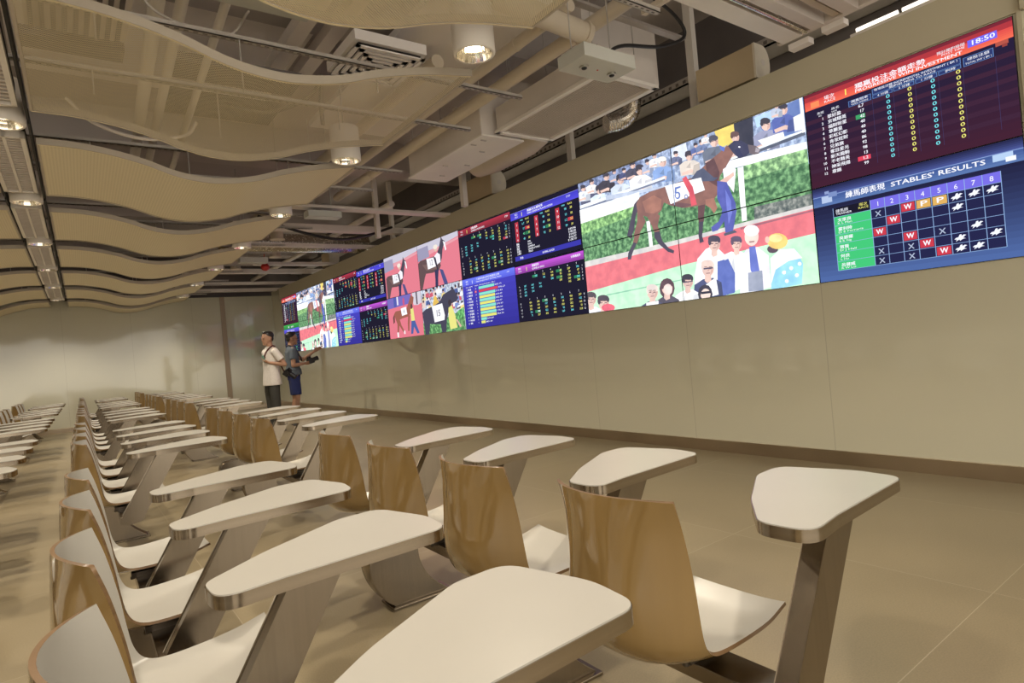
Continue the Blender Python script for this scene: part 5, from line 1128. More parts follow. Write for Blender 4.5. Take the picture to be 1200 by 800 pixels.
def man(name, label, loc, rz, H, j, shirt, shortlen, mats, turn=0, extra=None):
    """j: joint positions of both arms; local +X is where he faces; units for a 1.72 m man scaled to H"""
    t = thing(name, label, 'person', loc, rz); t.scale = (H/1.72,)*3
    hc = Vector((.02, 0, 1.60)); ct, st = math.cos(turn), math.sin(turn)
    hd = lambda x, y, z: (hc.x+x*ct-y*st, hc.y+x*st+y*ct, hc.z+z)
    def body(mb):
        loft(mb, [((0, 0, .86), .10, .15), ((0, 0, .95), .11, .16), ((0, 0, 1.06), .095, .14), ((-.005, 0, 1.22), .10, .155), ((-.01, 0, 1.36), .095, .17), ((-.015, 0, 1.43), .07, .12), ((-.01, 0, 1.47), .055, .07), ((.0, 0, 1.53), .052, .054), ((.01, 0, 1.58), .052, .052)])
        mb.ell(hd(0, 0, .025), (.098*1, .076, .108), nu=20, nv=14); mb.ell(hd(.025, 0, -.045), (.065, .056, .066), nu=16, nv=12)
        mb.ell(hd(.098, 0, -.012), (.016, .012, .020)); mb.ell(hd(.088, 0, -.055), (.012, .022, .009)); mb.ell(hd(.075, 0, -.090), (.022, .024, .017))
        for s in (-1, 1): mb.ell(hd(-.005, s*.078, -.005), (.016, .008, .028)); mb.ell(hd(.086, s*.03, .028), (.010, .022, .008))
        for s in (-1, 1):
            sh, el, wr, hdir, hn = j[s]; limb(mb, [(-.01, s*.165, 1.395), sh, el], [.055, .048, .038]); limb(mb, [el, Vector(el).lerp(Vector(wr), .4), wr], [.038, .037, .025]); hand(mb, wr, hdir, hn)
            limb(mb, [(0, s*.085, .90), (.015, s*.095, .70), (.01, s*.10, .48)], [.088, .078, .054]); limb(mb, [(.01, s*.10, .48), (-.015, s*.10, .34), (-.02, s*.105, .09)], [.054, .056, .034]); limb(mb, [(-.05, s*.105, .035), (.06, s*.115, .032), (.15, s*.125, .025)], [.034, .036, .026])
    organic('body', body, mats['skin'], t)
    def sh_(mb):
        loft(mb, [((0, 0, shirt[0]), .150, .205), ((0, 0, shirt[0]+.10), .143, .197), ((0, 0, 1.06), .124, .172), ((-.0, 0, 1.22), .120, .175), ((-.01, 0, 1.36), .112, .188), ((-.015, 0, 1.43), .085, .14), ((-.012, 0, 1.475), .062, .078)])
        for s in (-1, 1):
            sh, el = Vector(j[s][0]), Vector(j[s][1]); e = sh.lerp(el, shirt[1]); mb.tube([(-.01, s*.13, 1.395), sh, e], [.072, .068, .066], 14); mb.ell(sh, (.068,)*3)
    organic('shirt', sh_, mats['shirt'], t)
    def tr(mb):
        loft(mb, [((0, 0, .84), .115, .165), ((0, 0, .97), .118, .165)])
        for s in (-1, 1): mb.tube([(0, s*.085, .90), (.015, s*.095, .70), (.01, s*.10, max(.48, shortlen)), (-.012, s*.102, shortlen)] if shortlen < .45 else [(0, s*.085, .90), (.008, s*.09, .75), (.012, s*.098, shortlen)], [.092, .088, .076, .068] if shortlen < .45 else [.094, .092, .088], 16)
    organic('trousers' if shortlen < .45 else 'shorts', tr, mats['legs'], t)
    def hr(mb):
        mb.ell(hd(-.022, 0, .068), (.094, .081, .080), nu=20, nv=14); mb.ell(hd(-.055, 0, .015), (.050, .074, .068), nu=16, nv=12); mb.ell(hd(.045, 0, .118), (.040, .055, .025))
    organic('hair', hr, mats['hair'], t, .008, 3)
    for s in (-1, 1):
        def sho(mb): limb(mb, [(-.055, s*.105, .045), (.05, s*.115, .045), (.165, s*.127, .033)], [.045, .047, .034]); mb.box(-.10, .2, s*.115-.045, s*.115+.045, 0, .02)
        organic('shoe', sho, M['shoe'], t, .01, 4)
        e = MB(); e.ell(hd(.088, s*.030, .008), (.008, .011, .006)); e.build('eye', M['black'], t)
    if extra: extra(t, hd)
    return t
def cam_mesh(t):
    b = MB(); b.box(-.04, .04, -.07, .07, -.05, .05); b.build('camera_body', M['black'], t, bevel=.008)
    b = MB(); b.cyl((.04, 0, 0), (.15, 0, 0), .038, .042, n=20); b.cyl((.15, 0, 0), (.165, 0, 0), .045, n=20); ln = b.build('camera_lens', M['black'], t)
    b = MB(); b.cyl((.160, 0, 0), (.1665, 0, 0), .036, n=20); b.build('front_glass', M['lens'], ln)
    b = MB(); b.box(-.03, .035, -.028, .028, .05, .078); b.build('viewfinder', M['black'], t, bevel=.006)
    b = MB(); b.box(-.045, .055, -.085, -.055, -.055, .03); b.build('hand_grip', M['black'], t, bevel=.008)
# white T-shirt man, facing left, strap across his back, hand on chest
def ex_a(t, hd):
    b = MB(); b.tube(spline([(.08, .02, 1.24), (.118, .06, 1.32), (.07, .10, 1.42), (-.02, .11, 1.48), (-.10, .05, 1.40), (-.145, -.02, 1.26), (-.16, .06, 1.10), (-.17, .16, .99)], 5), .012, 8); b.build('camera_strap', M['strap'], t)
    b = MB()
    for (y, z, r) in ((.03, 1.30, .03), (-.02, 1.27, .025), (.02, 1.24, .028), (-.04, 1.31, .02)): b.cyl((.112, y, z), (.124, y, z), r, n=12)
    b.build('shirt_print', M['print'], t)
jA = {1: ((-.005, .20, 1.37), (-.13, .27, 1.14), (.07, .14, 1.19), (.5, -.6, .25), (-.3, -.2, .9)),
      -1: ((-.005, -.20, 1.37), (-.06, -.25, 1.10), (-.02, -.24, .86), (.1, .05, -1), (0, 1, 0))}
A_POS, B_POS = (2.92, 11.2, 0), (3.46, 11.75, 0)
ra = math.radians(188)
man('person', 'man in white T-shirt and dark trousers, facing left, red camera strap across his back', A_POS, ra, 1.75, jA, (.80, .62), .06, dict(skin=M['skin'], shirt=M['tee'], legs=M['trousers'], hair=M['hair']), turn=.1, extra=ex_a)
c_ = thing('camera', 'black camera with long lens hanging at the hip of the man in the white T-shirt', 'camera', (A_POS[0]+.24, A_POS[1]-.14, 1.02), 0, 'cameras carried by the two men'); c_.rotation_euler = (.3, .7, -.6); cam_mesh(c_)
# blue-grey shirt man, facing right, far arm stretched towards the screens
def ex_b(t, hd):
    b = MB()
    for s in (-1, 1):
        ring = [hd(.104, s*.032+.022*math.cos(a), .008+.016*math.sin(a)) for a in [2*PI*i/14 for i in range(15)]]; b.tube(ring, .0022, 6, caps=False); b.tube([hd(.104, s*.052, .012), hd(.05, s*.078, .012), hd(-.01, s*.083, .010)], .002, 6)
    b.tube([hd(.106, -.010, .012), hd(.106, .010, .012)], .002, 6); b.build('glasses', M['black'], t)
    b = MB(); b.tube(spline([(.16, -.04, 1.18), (.12, -.06, 1.30), (.06, -.08, 1.42), (-.04, -.07, 1.485), (-.085, 0, 1.485), (-.04, .07, 1.485), (.06, .08, 1.42), (.13, .03, 1.30), (.17, .0, 1.20)], 5), .009, 8); b.build('neck_strap', M['black'], t)
jB = {-1: ((-.0, -.20, 1.37), (-.03, -.25, 1.11), (.20, -.13, 1.13), (1, .35, .05), (0, .8, .5)),
      1: ((.02, .20, 1.37), (.22, .24, 1.20), (.44, .22, 1.34), (.9, 0, .5), (.1, -.9, -.2))}
rb = math.radians(-8)
man('person', 'man with glasses in blue-grey shirt and navy shorts, facing right beside the video wall', B_POS, rb, 1.74, jB, (.93, .58), .56, dict(skin=M['skin'], shirt=M['polo'], legs=M['shorts'], hair=M['hair']), extra=ex_b)
c_ = thing('camera', 'black camera held at chest height by the man in navy shorts', 'camera', (B_POS[0]+.29, B_POS[1]-.11, 1.185), 0, 'cameras carried by the two men'); c_.rotation_euler = (0, -.25, 0.1); cam_mesh(c_)
# ------------------------------------------------------------------ ceiling: wavy panels, lamps, grilles
WAVE = [(-.08, 2.985), (.14, 2.98), (.37, 2.95), (.60, 2.895), (.80, 2.825), (.98, 2.79), (1.18, 2.785), (1.45, 2.83), (1.70, 2.91), (2.02, 2.985), (2.38, 3.04)]
WV = [(p.x, p.y) for p in spline(WAVE, 4)]
PY = [(1.20, 2.78), (3.47, 4.98), (5.66, 7.20), (7.90, 9.45), (10.12, 11.68), (12.36, 13.92), (14.60, 16.14), (16.84, 17.96)]
def wave_panel(x0, flip, y0, y1, matkey, label, group):
    w = y1-y0
    t = thing('ceiling_panel', label, 'ceiling panel', (x0+.015+drift(y0-3.3), y0, 0), -BR, group)
    pts = [((-p[0] if flip else p[0]), p[1]) for p in WV]
    s = MB(); n = len(pts)
    s.add([(p[0], 0, p[1]) for p in pts]+[(p[0], w, p[1]) for p in pts], [(i, i+1, n+i+1, n+i) for i in range(n-1)], 0, True)
    s.build('sheet', M[matkey], t)
    e = MB()       # folded edges standing up round the sheet
    for yy in ((0, .012), (w-.012, w)):
        lo = [(p[0], yy[0], p[1]-.004) for p in pts]+[(p[0], yy[1], p[1]-.004) for p in pts]+[(p[0], yy[0], p[1]+.045) for p in pts]+[(p[0], yy[1], p[1]+.045) for p in pts]
        for i in range(n-1):
            e.add(lo, [(i, i+1, n+i+1, n+i), (2*n+i, 3*n+i, 3*n+i+1, 2*n+i+1), (i, 2*n+i, 2*n+i+1, i+1), (n+i, n+i+1, 3*n+i+1, 3*n+i)], 0, False)
    for p in (pts[0], pts[-1]): e.box(p[0]-.008, p[0]+.008, 0, w, p[1]-.004, p[1]+.045)
    e.build('edge_frame', M['white_edge'], t)
    lt = MB()      # bright lip along the bottom of the fold
    for yy in ((-.002, .016), (w-.016, w+.002)):
        lo = [(p[0], yy[0], p[1]-.007) for p in pts]+[(p[0], yy[1], p[1]-.007) for p in pts]
        lt.add(lo, [(i, i+1, n+i+1, n+i) for i in range(n-1)], 0, True)
    lt.build('lip', M['white_paint'], t)
    for fy in (.25, .75):
        for q in (6, 20, 34): h = MB(); h.cyl((pts[q][0], w*fy, pts[q][1]+.03), (pts[q][0], w*fy, 3.16), .005, n=6); h.build('hanger_rod', M['tray'], t)
    return t
ords = ['first', 'second', 'third', 'fourth', 'fifth', 'sixth', 'seventh', 'eighth']
for k, (a, b) in enumerate(PY):
    if k == 0: lab = 'wavy perforated cream ceiling panel cut by the top edge of the photo'
    elif k == 1: lab = 'big see-through perforated wavy cream panel in the upper left corner'
    else: lab = 'wavy cream ceiling panel right of the grille strip, %s from the camera end' % ords[k]
    wave_panel(0, False, a, b, {0: 'perf_fine', 1: 'perf'}.get(k, 'sheet'), lab, 'wavy ceiling panels over the benches')
for k, (a, b) in enumerate(PY):
    if k < 2: continue
    wave_panel(-.505, True, a, b, 'sheet', 'wavy cream ceiling panel left of the grille strip, %s from the camera end' % ords[k], 'wavy ceiling panels left of the grilles')

def downlight_meshes():
    a = MB(); n = 28; prof = [(.112, .0), (.126, .0), (.131, .006), (.131, .30), (.120, .31)]
    def lathe(mb, prof, mi=0, smooth=True):
        vs = [(r*math.cos(2*PI*i/n), r*math.sin(2*PI*i/n), z) for r, z in prof for i in range(n)]
        mb.add(vs, [(j*n+i, j*n+(i+1) % n, (j+1)*n+(i+1) % n, (j+1)*n+i) for j in range(len(prof)-1) for i in range(n)], mi, smooth)
    lathe(a, prof); a.add([(.120*math.cos(2*PI*i/n), .120*math.sin(2*PI*i/n), .31) for i in range(n)], [tuple(range(n))])
    r = MB(); lathe(r, [(.113, .004), (.106, .04), (.092, .09), (.055, .13)], 0, False)
    l = MB(); l.cyl((0, 0, .060), (0, 0, .13), .045, n=16)
    return a.mesh('can', M['duct_light']), r.mesh('reflector', M['reflector']), l.mesh('bulb', M['lamp'])
mc, mr_, ml = downlight_meshes()
rod = MB(); rod.cyl((.0, .0, .31), (.0, .0, 1.2), .006, n=6); rodm = rod.mesh('hanger_rod', M['tray'])
LY = [.83, 3.07, 5.30, 7.55, 9.78, 12.0, 14.24, 16.48]
def downlight(x, y, z, label, group, first=[None]):
    t = thing('downlight', label, 'ceiling light', (x+drift(y-3.3), y, z), 0, group)
    for nm, me in (('can', mc), ('reflector', mr_), ('bulb', ml), ('hanger_rod', rodm)):
        o = bpy.data.objects.new(nm, me); C.objects.link(o); o.parent = t
    ld = bpy.data.lights.new('downlight_beam', 'SPOT'); ld.energy = LAMP_W; ld.color = LAMP_COL; ld.spot_size = math.radians(125); ld.spot_blend = .8
    ld.shadow_soft_size = .07
    lo = bpy.data.objects.new('downlight_beam', ld); C.objects.link(lo); lo.parent = t; lo.location = (0, 0, .02)
for k, y in enumerate(LY):
    downlight(2.19, y, 2.98, 'round white downlight over the benches beside the video wall, %s from the camera end' % ords[k], 'downlights nearer the video wall')
for k, y in enumerate(LY):
    downlight(-.24, y, 2.98, 'round white downlight in the grille strip over the aisle, %s from the camera end' % ords[k], 'downlights in the grille strip')

for k, y in enumerate(LY):  # unseen row, added to bring more lamp light to the left side
    downlight(-2.62, y, 2.98, 'round white downlight over the far left benches, %s from the camera end' % ords[k], 'downlights over the far left of the hall')

# grilles between the strip's downlights, the dark gaps beside them painted as solid dark strips
gf = MB(); x0, x1, d = -.385, -.135, .03
g_len = 1.62
for (a0, a1, b0, b1) in ((x0, x1, 0, d), (x0, x1, g_len-d, g_len), (x0, x0+d, 0, g_len), (x1-d, x1, 0, g_len), (-.27, -.25, 0, g_len)): gf.box(a0, a1, b0, b1, 0, .05)
sl = MB(); n_ = 26
for i in range(n_):
    y = d+.02+i*(g_len-2*d-.03)/n_
    sl.box(x0+d, -.27, y, y+.022, .012, .03); sl.box(-.25, x1-d, y, y+.022, .012, .03)
bk_ = MB(); bk_.box(x0+.005, x1-.005, .005, g_len-.005, .05, .16)
gm = [gf.mesh('grille_frame', M['duct_light']), sl.mesh('slats', M['duct']), bk_.mesh('plenum_box', M['slot'])]
for k in range(1, 8):
    t = thing('air_grille', 'long slatted air grille in the ceiling strip, between the %s and %s downlights' % (ords[k-1], ords[min(k, 7)]) if k < 8 else '', 'air grille', (drift(LY[k-1]+.31-3.3), LY[k-1]+.31, 3.0), -BR, 'slatted grilles in the ceiling strip')
    for me in gm:
        o = bpy.data.objects.new(me.name.split('.')[0], me); C.objects.link(o); o.parent = t
for x, side in ((-.402, 'left'), (-.100, 'right')):
    for k in range(1, 8):
        y0_ = LY[k-1]+.05; ln_ = min(2.14, 17.9-y0_)
        c = MB(); c.box(x-.007, x+.007, 0, ln_, 0, .11); o = c.build('channel', M['slot'], None, loc=(drift(y0_-3.3), y0_, 3.02)); o.rotation_euler = (0, 0, -BR)
        tag(o, 'dark steel channel %s of the grille strip, %s from the camera end' % (side, ords[k-1]), 'ceiling channel', 'dark channels beside the grille strip')

# ------------------------------------------------------------------ services in the plenum
def one(name, mb, m, label, cat, group=None, bevel=0): return tag(mb.build(name, m, None, bevel), label, cat, group)
# pale boards between the big beams
c = MB(); c.box(2.35, 3.30, 3.5, 6.6, 3.76, 3.82); one('ceiling_board', c, M['slab_pale'], 'pale flat board high above the linear air diffuser', 'ceiling board')
c = MB(); c.box(-.2, 2.0, 2.6, 7.0, 4.10, 4.16); one('ceiling_board', c, M['slab_pale'], 'beige flat board above the see-through wavy panel', 'ceiling board')

# linear air diffuser above the wall
t = thing('linear_diffuser', 'cream box with long slatted air diffuser under the ceiling, near the video wall', 'air diffuser', (0, 0, 0))
c = MB(); X0, X1, Y0, Y1, Z0 = 3.47, 4.16, 3.27, 4.70, 3.20
for (a0, a1, b0, b1) in ((X0, X1, Y0, Y0+.05), (X0, X1, Y1-.05, Y1), (X0, X0+.05, Y0, Y1), (X1-.05, X1, Y0, Y1)): c.box(a0, a1, b0, b1, Z0, Z0+.03)
c.build('frame', M['duct_light'], t, bevel=.003)
c = MB(); n_ = 22
for i in range(n_):
    x = X0+.055+i*(X1-X0-.11)/n_; c.obox((x+.010, (Y0+Y1)/2, Z0+.014), (.0085, 0, .004), (0, (Y1-Y0)/2-.05, 0), (0, 0, .0015))
c.build('slats', M['slab_pale'], t)
c = MB(); c.box(X0+.02, X1-.02, Y0+.02, Y1-.02, Z0+.03, Z0+.24); c.build('air_box', M['duct'], t)
for x in (X0+.1, X1-.1):
    for y in (Y0+.15, Y1-.15): c = MB(); c.cyl((x, y, Z0+.2), (x, y, 4.45), .005, n=6); c.build('hanger_rod', M['tray'], t)

# twin-spot emergency light box on rods with a cable
def spot_box(loc, rz, label, w=.25, l=.46):
    t = thing('emergency_light', label, 'emergency light', loc, rz)
    c = MB(); c.box(-l/2, l/2, -w/2, w/2, 0, .085); c.build('casing', M['box_paint'], t, bevel=.004)
    for x in (-.12, .13):
        c = MB(); c.cyl((x, 0, -.012), (x, 0, .002), .030, n=18); e = c.build('lens_ring', M['screw'], t)
        c = MB(); c.ell((x, 0, -.012), (.019, .019, .010)); c.build('lens', M['black'], e)
    c = MB(); c.cyl((0, 0, -.003), (0, 0, .001), .006, n=8); c.build('indicator', M['red'], t)
    for x in (-.18, .18):
        c = MB(); c.cyl((x, .04, .08), (x, .04, 1.4), .005, n=6); c.build('hanger_rod', M['tray'], t)
    return t
spot_box((2.93, 2.78, 2.915), 0, 'pale grey twin-spot emergency light hung in front of the linear diffuser')
c = MB(); c.tube(spline([(3.10, 2.80, 3.003), (3.13, 2.84, 3.10), (3.35, 2.90, 3.22), (3.75, 2.90, 3.30), (4.0, 2.86, 3.42), (3.85, 2.85, 3.56), (3.4, 2.85, 3.66), (2.8, 2.85, 3.8)], 6), .013); one('black_cable', c, M['cable'], 'thick black cable looping down to the twin-spot emergency light', 'cable')
spot_box((1.10, 3.58, 3.30), 0, 'pale twin-spot emergency light box above the gap between the two nearest wavy panels', .28, .54)
c = MB(); c.tube(spline([(.55, 3.80, 3.75), (.57, 3.80, 3.45), (.66, 3.78, 3.35), (.80, 3.76, 3.36), (.86, 3.76, 3.5), (.86, 3.8, 3.75)], 6), .012); one('black_cable', c, M['cable'], 'thick black cable loop hanging above the upper left wavy panel', 'cable')
c = MB(); c.tube(spline([(.46, 3.92, 3.75), (.50, 3.92, 3.34), (.70, 3.95, 3.24), (.95, 3.95, 3.23), (1.08, 3.92, 3.40)], 6), .008); one('grey_cable', c, M['tray'], 'thin grey cable drooping above the upper left wavy panel', 'cable')
c = MB(); c.tube(spline([(.15, 5.5, 3.3), (.3, 5.45, 3.12), (.6, 5.4, 3.02), (.9, 5.4, 3.08), (1.0, 5.4, 3.2)], 6), .014); one('grey_cable', c, M['duct'], 'thick pale hose drooping behind the see-through panel', 'cable')

# perforated strut channels carrying the panels (along X)
def strut(x0, x1, y, z, label):
    c = MB(); c.box(x0, x1, y-.02, y+.02, z, z+.006); c.box(x0, x1, y-.02, y-.016, z, z+.03); c.box(x0, x1, y+.016, y+.02, z, z+.03)
    x = x0+.04
    x = x0+.04
    while x < x1-.05: c.box(x, x+.026, y-.006, y+.006, z-.0008, z+.0004, 1); x += .05
    return tag(c.build('strut_channel', [M['tray'], M['slot_soft']]), label, 'strut channel', 'perforated strut channels over the wavy panels')
for k, (a, b) in enumerate(PY):
    for j, f in enumerate((.26, .78)):
        strut(-.5, 3.15, a+(b-a)*f, 3.165, 'thin slotted steel strut across the %s side of the %s wavy panel row' % (('near', 'far')[j], ords[k]))

# duct unit with flat bottom, wide tan duct and flexible foil duct
t = thing('duct_unit', 'white painted fan-coil box with flat bottom hung between pipes and video wall', 'duct', (0, 0, 0))
c = MB(); c.box(3.36, 3.84, 4.76, 6.27, 3.20, 3.60); c.build('casing', M['duct'], t, bevel=.01)
c = MB(); c.box(3.345, 3.855, 4.74, 6.285, 3.185, 3.20); c.build('bottom_plate', M['duct_light'], t)
for (x, y) in ((3.42, 5.0), (3.62, 5.15), (3.72, 5.6), (3.50, 5.7), (3.66, 6.05), (3.44, 4.85)):
    c = MB(); c.box(x-.03, x+.03, y-.008, y+.008, 3.176, 3.186); c.build('latch', M['tray'], t)
for (x, y) in ((3.40, 4.8), (3.80, 4.8), (3.40, 6.2), (3.80, 6.2)): c = MB(); c.cyl((x, y, 3.6), (x, y, 4.45), .006, n=6); c.build('hanger_rod', M['tray'], t)
c = MB(); c.tube([(4.30, 4.82, 3.55), (4.36, 5.0, 3.52), (4.42, 5.4, 3.50), (4.42, 6.1, 3.50), (4.42, 6.4, 3.52)], [.14, .18, .20, .20, .19], 20); one('round_duct', c, M['pipe'], 'fat tan round duct between the linear diffuser and the small speaker', 'duct')
c = MB(); pts = spline([(4.80, 4.12, 3.62), (4.80, 4.12, 3.48), (4.76, 4.14, 3.38), (4.66, 4.18, 3.31), (4.52, 4.24, 3.28)], 12); rr = [.082+(.008 if i % 2 else 0) for i in range(len(pts))]
c.tube(pts, rr, 20, smooth=False); one('flexible_duct', c, M['foil'], 'crinkled silver flexible duct curling down behind the linear diffuser', 'duct')

# long pipes running with the room
def pipe(x, z, y0, y1, r, label, m='pipe', group='long ceiling pipes running towards the far wall'):
    c = MB(); c.cyl((x, y0, z), (x, y1, z), r, n=18)
    y = y0+.6
    while y < y1-.2: c.cyl((x, y, z), (x, y+.03, z), r*1.10, n=18); y += 1.9
    return one('ceiling_pipe', c, M[m], label, 'pipe', group)
pipe(3.22, 3.42, 2.6, 8.2, .055, 'long beige ceiling pipe nearest the video wall, beside the white fan-coil box')
pipe(2.95, 3.46, 3.0, 8.2, .045, 'long beige ceiling pipe right beside the wavy panels')
pipe(2.72, 3.62, 4.4, 17.6, .06, 'long beige ceiling pipe running above the ends of the wavy panels')
pipe(4.35, 3.55, 8.8, 17.8, .05, 'slim pale pipe high behind the video wall screens', 'duct_light')
c = MB(); c.cyl((2.35, 3.1, 3.42), (3.15, 3.1, 3.36), .075, n=20); c.cyl((3.15, 3.1, 3.36), (3.19, 3.1, 3.357), .088, n=20); one('pipe_stub', c, M['pipe'], 'short thick capped pipe end left of the twin-spot emergency light', 'pipe')
# cross ducts far back
c = MB(); c.cyl((2.3, 11.6, 3.42), (5.1, 11.6, 3.42), .17, n=24); one('silver_duct', c, M['foil'], 'shiny silver round duct crossing above the screens, far back', 'duct')
for k, (y, z, h) in enumerate(((8.0, 3.20, .035), (9.9, 3.30, .10), (13.2, 3.25, .06), (14.9, 3.32, .10), (16.6, 3.28, .06), (17.5, 3.20, .08), (11.0, 3.24, .05))):
    c = MB(); c.box(2.2, 5.4, y-.09, y+.09, z, z+h); one('cross_beam', c, M['duct'], 'pale steel beam crossing above the wall top, %s from the camera' % ords[k], 'ceiling beam', 'pale cross beams above the video wall')
for k, (x, y) in enumerate(((3.05, 10.6), (3.5, 12.4), (3.1, 14.0))):
    c = MB(); c.cyl((x, y, 3.5), (x, y, 3.3), .10, n=18); c.cyl((x, y, 3.3), (x, y, 3.28), .12, n=18); one('drop_pipe', c, M['pipe'], 'stubby vertical drop pipe among the far ceiling beams, %s of three' % ords[k], 'pipe', 'stubby drop pipes')
c = MB(); c.box(2.7, 3.15, 7.9, 8.1, 3.08, 3.16); c.cyl((2.82, 8.0, 3.16), (2.82, 8.0, 4.4), .006, n=6); c.cyl((3.05, 8.0, 3.16), (3.05, 8.0, 4.4), .006, n=6); one('hanging_box', c, M['box_paint'], 'pale grey box hung by rods above the first screens, beyond the fan-coil box', 'hanging box')
c = MB(); c.box(2.75, 3.25, 12.0, 12.2, 3.12, 3.22); c.cyl((2.9, 12.1, 3.2), (2.9, 12.1, 4.4), .007, n=6); one('hanging_box', c, M['box_paint'], 'pale grey box hung among the farthest ceiling beams', 'hanging box')
c = MB(); c.ell((3.45, 13.0, 3.18), (.09, .09, .08)); c.cyl((3.45, 13, 3.2), (3.45, 13, 4.4), .008, n=6); one('alarm_bell', c, M['red'], 'small round red alarm bell under the far ceiling beams', 'alarm bell')
c = MB(); c.tube(spline([(2.4, 9.2, 3.35), (2.9, 9.2, 3.16), (3.6, 9.3, 3.06), (4.2, 9.5, 3.18), (4.8, 9.8, 3.4)], 6), .022); one('black_cable', c, M['cable'], 'long black cable sagging in front of the silver duct', 'cable')

# vertical channels behind the wall top
for k, (x, y) in enumerate(((5.12, 3.60), (5.20, 5.5), (4.55, 7.0), (4.3, 9.3), (5.20, 10.6))):
    c = MB(); c.box(x-.035, x+.035, y-.04, y+.04, 2.6, 4.45) if x > 4.9 and False else c.box(x-.035, x+.035, y-.04, y+.04, 3.1, 4.45)
    one('hanger_post', c, M['duct_light'], 'upright pale steel hanger post above the video wall, %s from the camera' % ords[k], 'hanger post', 'upright steel hanger posts')
# cable tray behind the speakers
c = MB(); c.box(5.32, 5.62, -1, 17.5, 3.66, 3.675); c.box(5.32, 5.335, -1, 17.5, 3.66, 3.74); c.box(5.605, 5.62, -1, 17.5, 3.66, 3.74)
y = 1.5
while y < 9: c.box(5.316, 5.3205, y, y+.035, 3.685, 3.715, 1); y += .09
tag(c.build('cable_tray', [M['tray'], M['slot_soft']]), 'long slotted cable tray running high behind the speakers', 'cable tray')
# thin black tray with cable in the near plenum
c = MB(); c.box(2.9, 4.35, 3.10, 3.16, 3.58, 3.60); one('cable_tray', c, M['tray'], 'short slotted cable tray above the twin-spot emergency light', 'cable tray')
# upper right cross ducts (along X)
for k, (y, w_, z, h, mk) in enumerate(((2.37, .15, 3.31, .09, 'duct_light'), (2.17, .09, 3.31, .09, 'duct'), (2.04, .05, 3.34, .05, 'pipe'), (1.93, .09, 3.31, .10, 'duct'), (1.79, .05, 3.34, .05, 'pipe'), (1.64, .13, 3.31, .10, 'duct_light'), (1.42, .07, 3.33, .07, 'duct'))):
    c = MB(); c.box(2.9, 4.66, y-w_/2, y+w_/2, z, z+h); one('cross_duct', c, M[mk], 'flat painted duct reaching the wall top in the upper right, %s from the left' % ords[k], 'duct', 'flat ducts in the upper right corner')
c = MB(); c.cyl((3.2, 2.255, 3.315), (4.64, 2.255, 3.315), .014, n=10); one('conduit', c, M['foil'], 'thin shiny conduit beside the widest upper right duct', 'pipe')
c = MB(); c.box(4.665, 4.715, 1.2, 2.50, 3.33, 3.40); one('end_rail', c, M['duct'], 'tan steel rail across the ends of the upper right ducts', 'rail')
c = MB(); c.box(3.22, 3.26, 2.26, 2.62, 3.27, 3.305); one('duct_strap', c, M['pipe'], 'tan bracket bar under the widest upper right duct', 'bracket')
# small white boxes and lit fitting on the ledge
for k, (y, z) in enumerate(((2.38, 3.27), (2.12, 3.29))):
    c = MB(); c.box(4.72, 4.80, y-.10, y+.06, z, z+.045); one('junction_box', c, M['slab_pale'], 'small white junction box on the wall top, %s of the two' % ('left', 'right')[k], 'junction box', 'small white boxes on the wall top')
t = thing('strip_light', 'lit white strip light lying along the wall top in the upper right', 'strip light', (0, 0, 0))
c = MB(); c.box(4.90, 4.98, .4, 2.06, 3.235, 3.26); c.build('fitting', M['duct_light'], t)
for (y0, y1) in ((1.74, 2.02), (1.30, 1.71), (.82, 1.27)):
    c = MB(); c.cyl((4.92, y0, 3.28), (4.92, y1, 3.28), .016, n=12); c.build('tube', M['tube'], t)
# loudspeakers on the wall top
def loudspeaker(x, y, z, L_, h, label):
    """box speaker lying along the wall, its D-shaped end cap towards the camera"""
    t = thing('loudspeaker', label, 'speaker', (x, y, z), 0, 'loudspeakers on top of the video wall')
    prof = [(-h*.32, 0), (h*.10, 0)]+[(h*.10+h*.34*math.sin(a), h/2-h/2*math.cos(a)) for a in [PI*i/10 for i in range(1, 10)]]+[(h*.10, h), (-h*.32, h)]
    c = MB(); c.prism(prof, 'y', .02, L_, 0, False); c.build('cabinet', M['speaker'], t)
    c = MB(); c.prism([(q[0]*1.03, (q[1]-h/2)*1.03+h/2) for q in prof], 'y', 0, .02, 0); cap = c.build('end_cap', M['speaker_face'], t)
    c = MB(); c.cyl((h*.08, -.003, h*.5), (h*.08, .001, h*.5), h*.10, n=16); c.build('end_knob', M['duct'], cap)
    c = MB(); c.box(-.02, .02, .1, L_-.1, -.12, .0); c.build('bracket', M['black'], t)
    return t
loudspeaker(5.02, 2.84, 3.27, .60, .29, 'large tan loudspeaker lying on the wall top above the big racehorse picture')
loudspeaker(5.02, 6.83, 3.27, .70, .32, 'tan loudspeaker on the wall top above the odds boards')
loudspeaker(5.02, 13.3, 3.29, .50, .30, 'farthest loudspeaker on the wall top above the distant screens')
# dark boxy duct over the emergency light
c = MB(); c.box(3.72, 4.66, 3.66, 3.95, 3.47, 4.0); one('duct_riser', c, M['duct'], 'tall grey-brown duct side behind the twin-spot emergency light', 'duct')

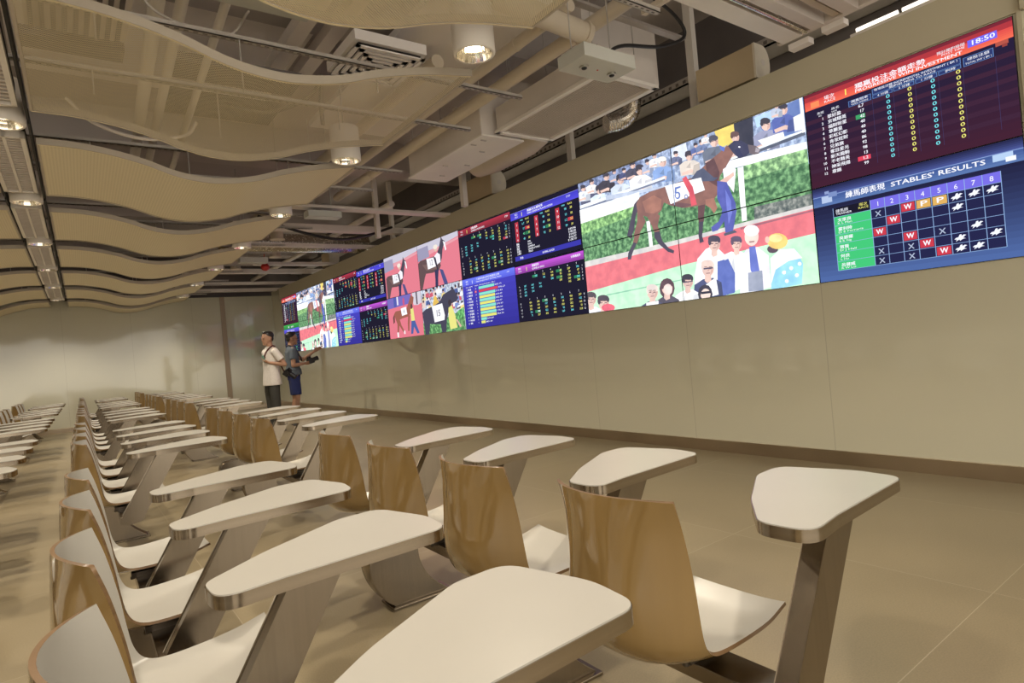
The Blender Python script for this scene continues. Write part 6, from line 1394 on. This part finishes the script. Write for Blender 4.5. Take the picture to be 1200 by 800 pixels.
# things seen through the perforated panel
for k, (x, z, r) in enumerate(((.56, 3.42, .045), (.69, 3.42, .035), (.92, 3.42, .028))):
    c = MB(); c.cyl((x, 3.2, z), (x+.18, 7.6, z), r, n=14); one('ceiling_pipe', c, M['duct_light'], 'pale pipe seen through the perforated panel, %s from its left' % ords[k], 'pipe', 'pale pipes above the see-through panel')
c = MB(); c.box(.80, 1.75, 4.98, 5.30, 3.50, 3.57); one('dark_board', c, M['plenum'], 'dark flat cable tray above the middle of the see-through panel', 'cable tray')  # dark boards added as dark patches so the view through the holes has contrast
c = MB(); c.box(.86, 1.75, 5.62, 6.05, 3.50, 3.56); one('dark_board', c, M['plenum'], 'dark flat tray above the far edge of the see-through panel', 'cable tray')
c = MB(); c.box(-.1, .50, 5.0, 5.2, 3.50, 3.56); one('dark_board', c, M['plenum'], 'small dark tray above the left part of the see-through panel', 'cable tray')
c = MB(); c.box(-.05, .48, 4.10, 4.70, 3.42, 3.60)
t = one('louvre_box', c, M['duct'], 'ribbed duct box above the top left corner of the see-through panel', 'duct')
for i in range(9):
    s_ = MB(); s_.box(-.03+i*.056, -.03+i*.056+.024, 4.11, 4.69, 3.40, 3.42); s_.build('rib', M['plenum'], t)
c = MB(); c.tube(spline([(1.2, 5.2, 3.3), (1.5, 5.1, 3.25), (1.75, 4.8, 3.32), (1.80, 4.7, 3.45), (1.84, 4.85, 3.3), (1.88, 4.95, 3.15)], 6), .016); one('grey_cable', c, M['slot_soft'], 'dark hose looping over the right half of the see-through panel', 'cable')
# square diffuser and flat beams left of the first downlight
t = thing('square_diffuser', 'white square ceiling diffuser with black slots beside the first downlight', 'air diffuser', (2.20, 4.50, 3.50))
for i in range(5):
    c = MB(); a_ = .285-.055*i; w_ = .032
    for (x0_, x1_, y0_, y1_) in ((-a_, a_, -a_, -a_+w_), (-a_, a_, a_-w_, a_), (-a_, -a_+w_, -a_, a_), (a_-w_, a_, -a_, a_)): c.box(x0_, x1_, y0_, y1_, 0, .012+.004*i)
    c.build('slat_ring', M['slab_pale'], t)
c = MB(); c.box(-.262, .262, -.262, .262, .032, .040); c.build('backing', M['slot'], t)
c = MB(); c.box(-.30, .30, -.30, .30, .041, .12); c.build('neck', M['slab_pale'], t)
for k, x in enumerate((1.70, 1.95)):
    c = MB(); c.box(x-.06, x+.06, 3.6, 5.6, 3.80, 3.90); one('flat_beam', c, M['duct'], 'short flat beam behind the first downlight, %s one' % ('left', 'right')[k], 'ceiling beam')
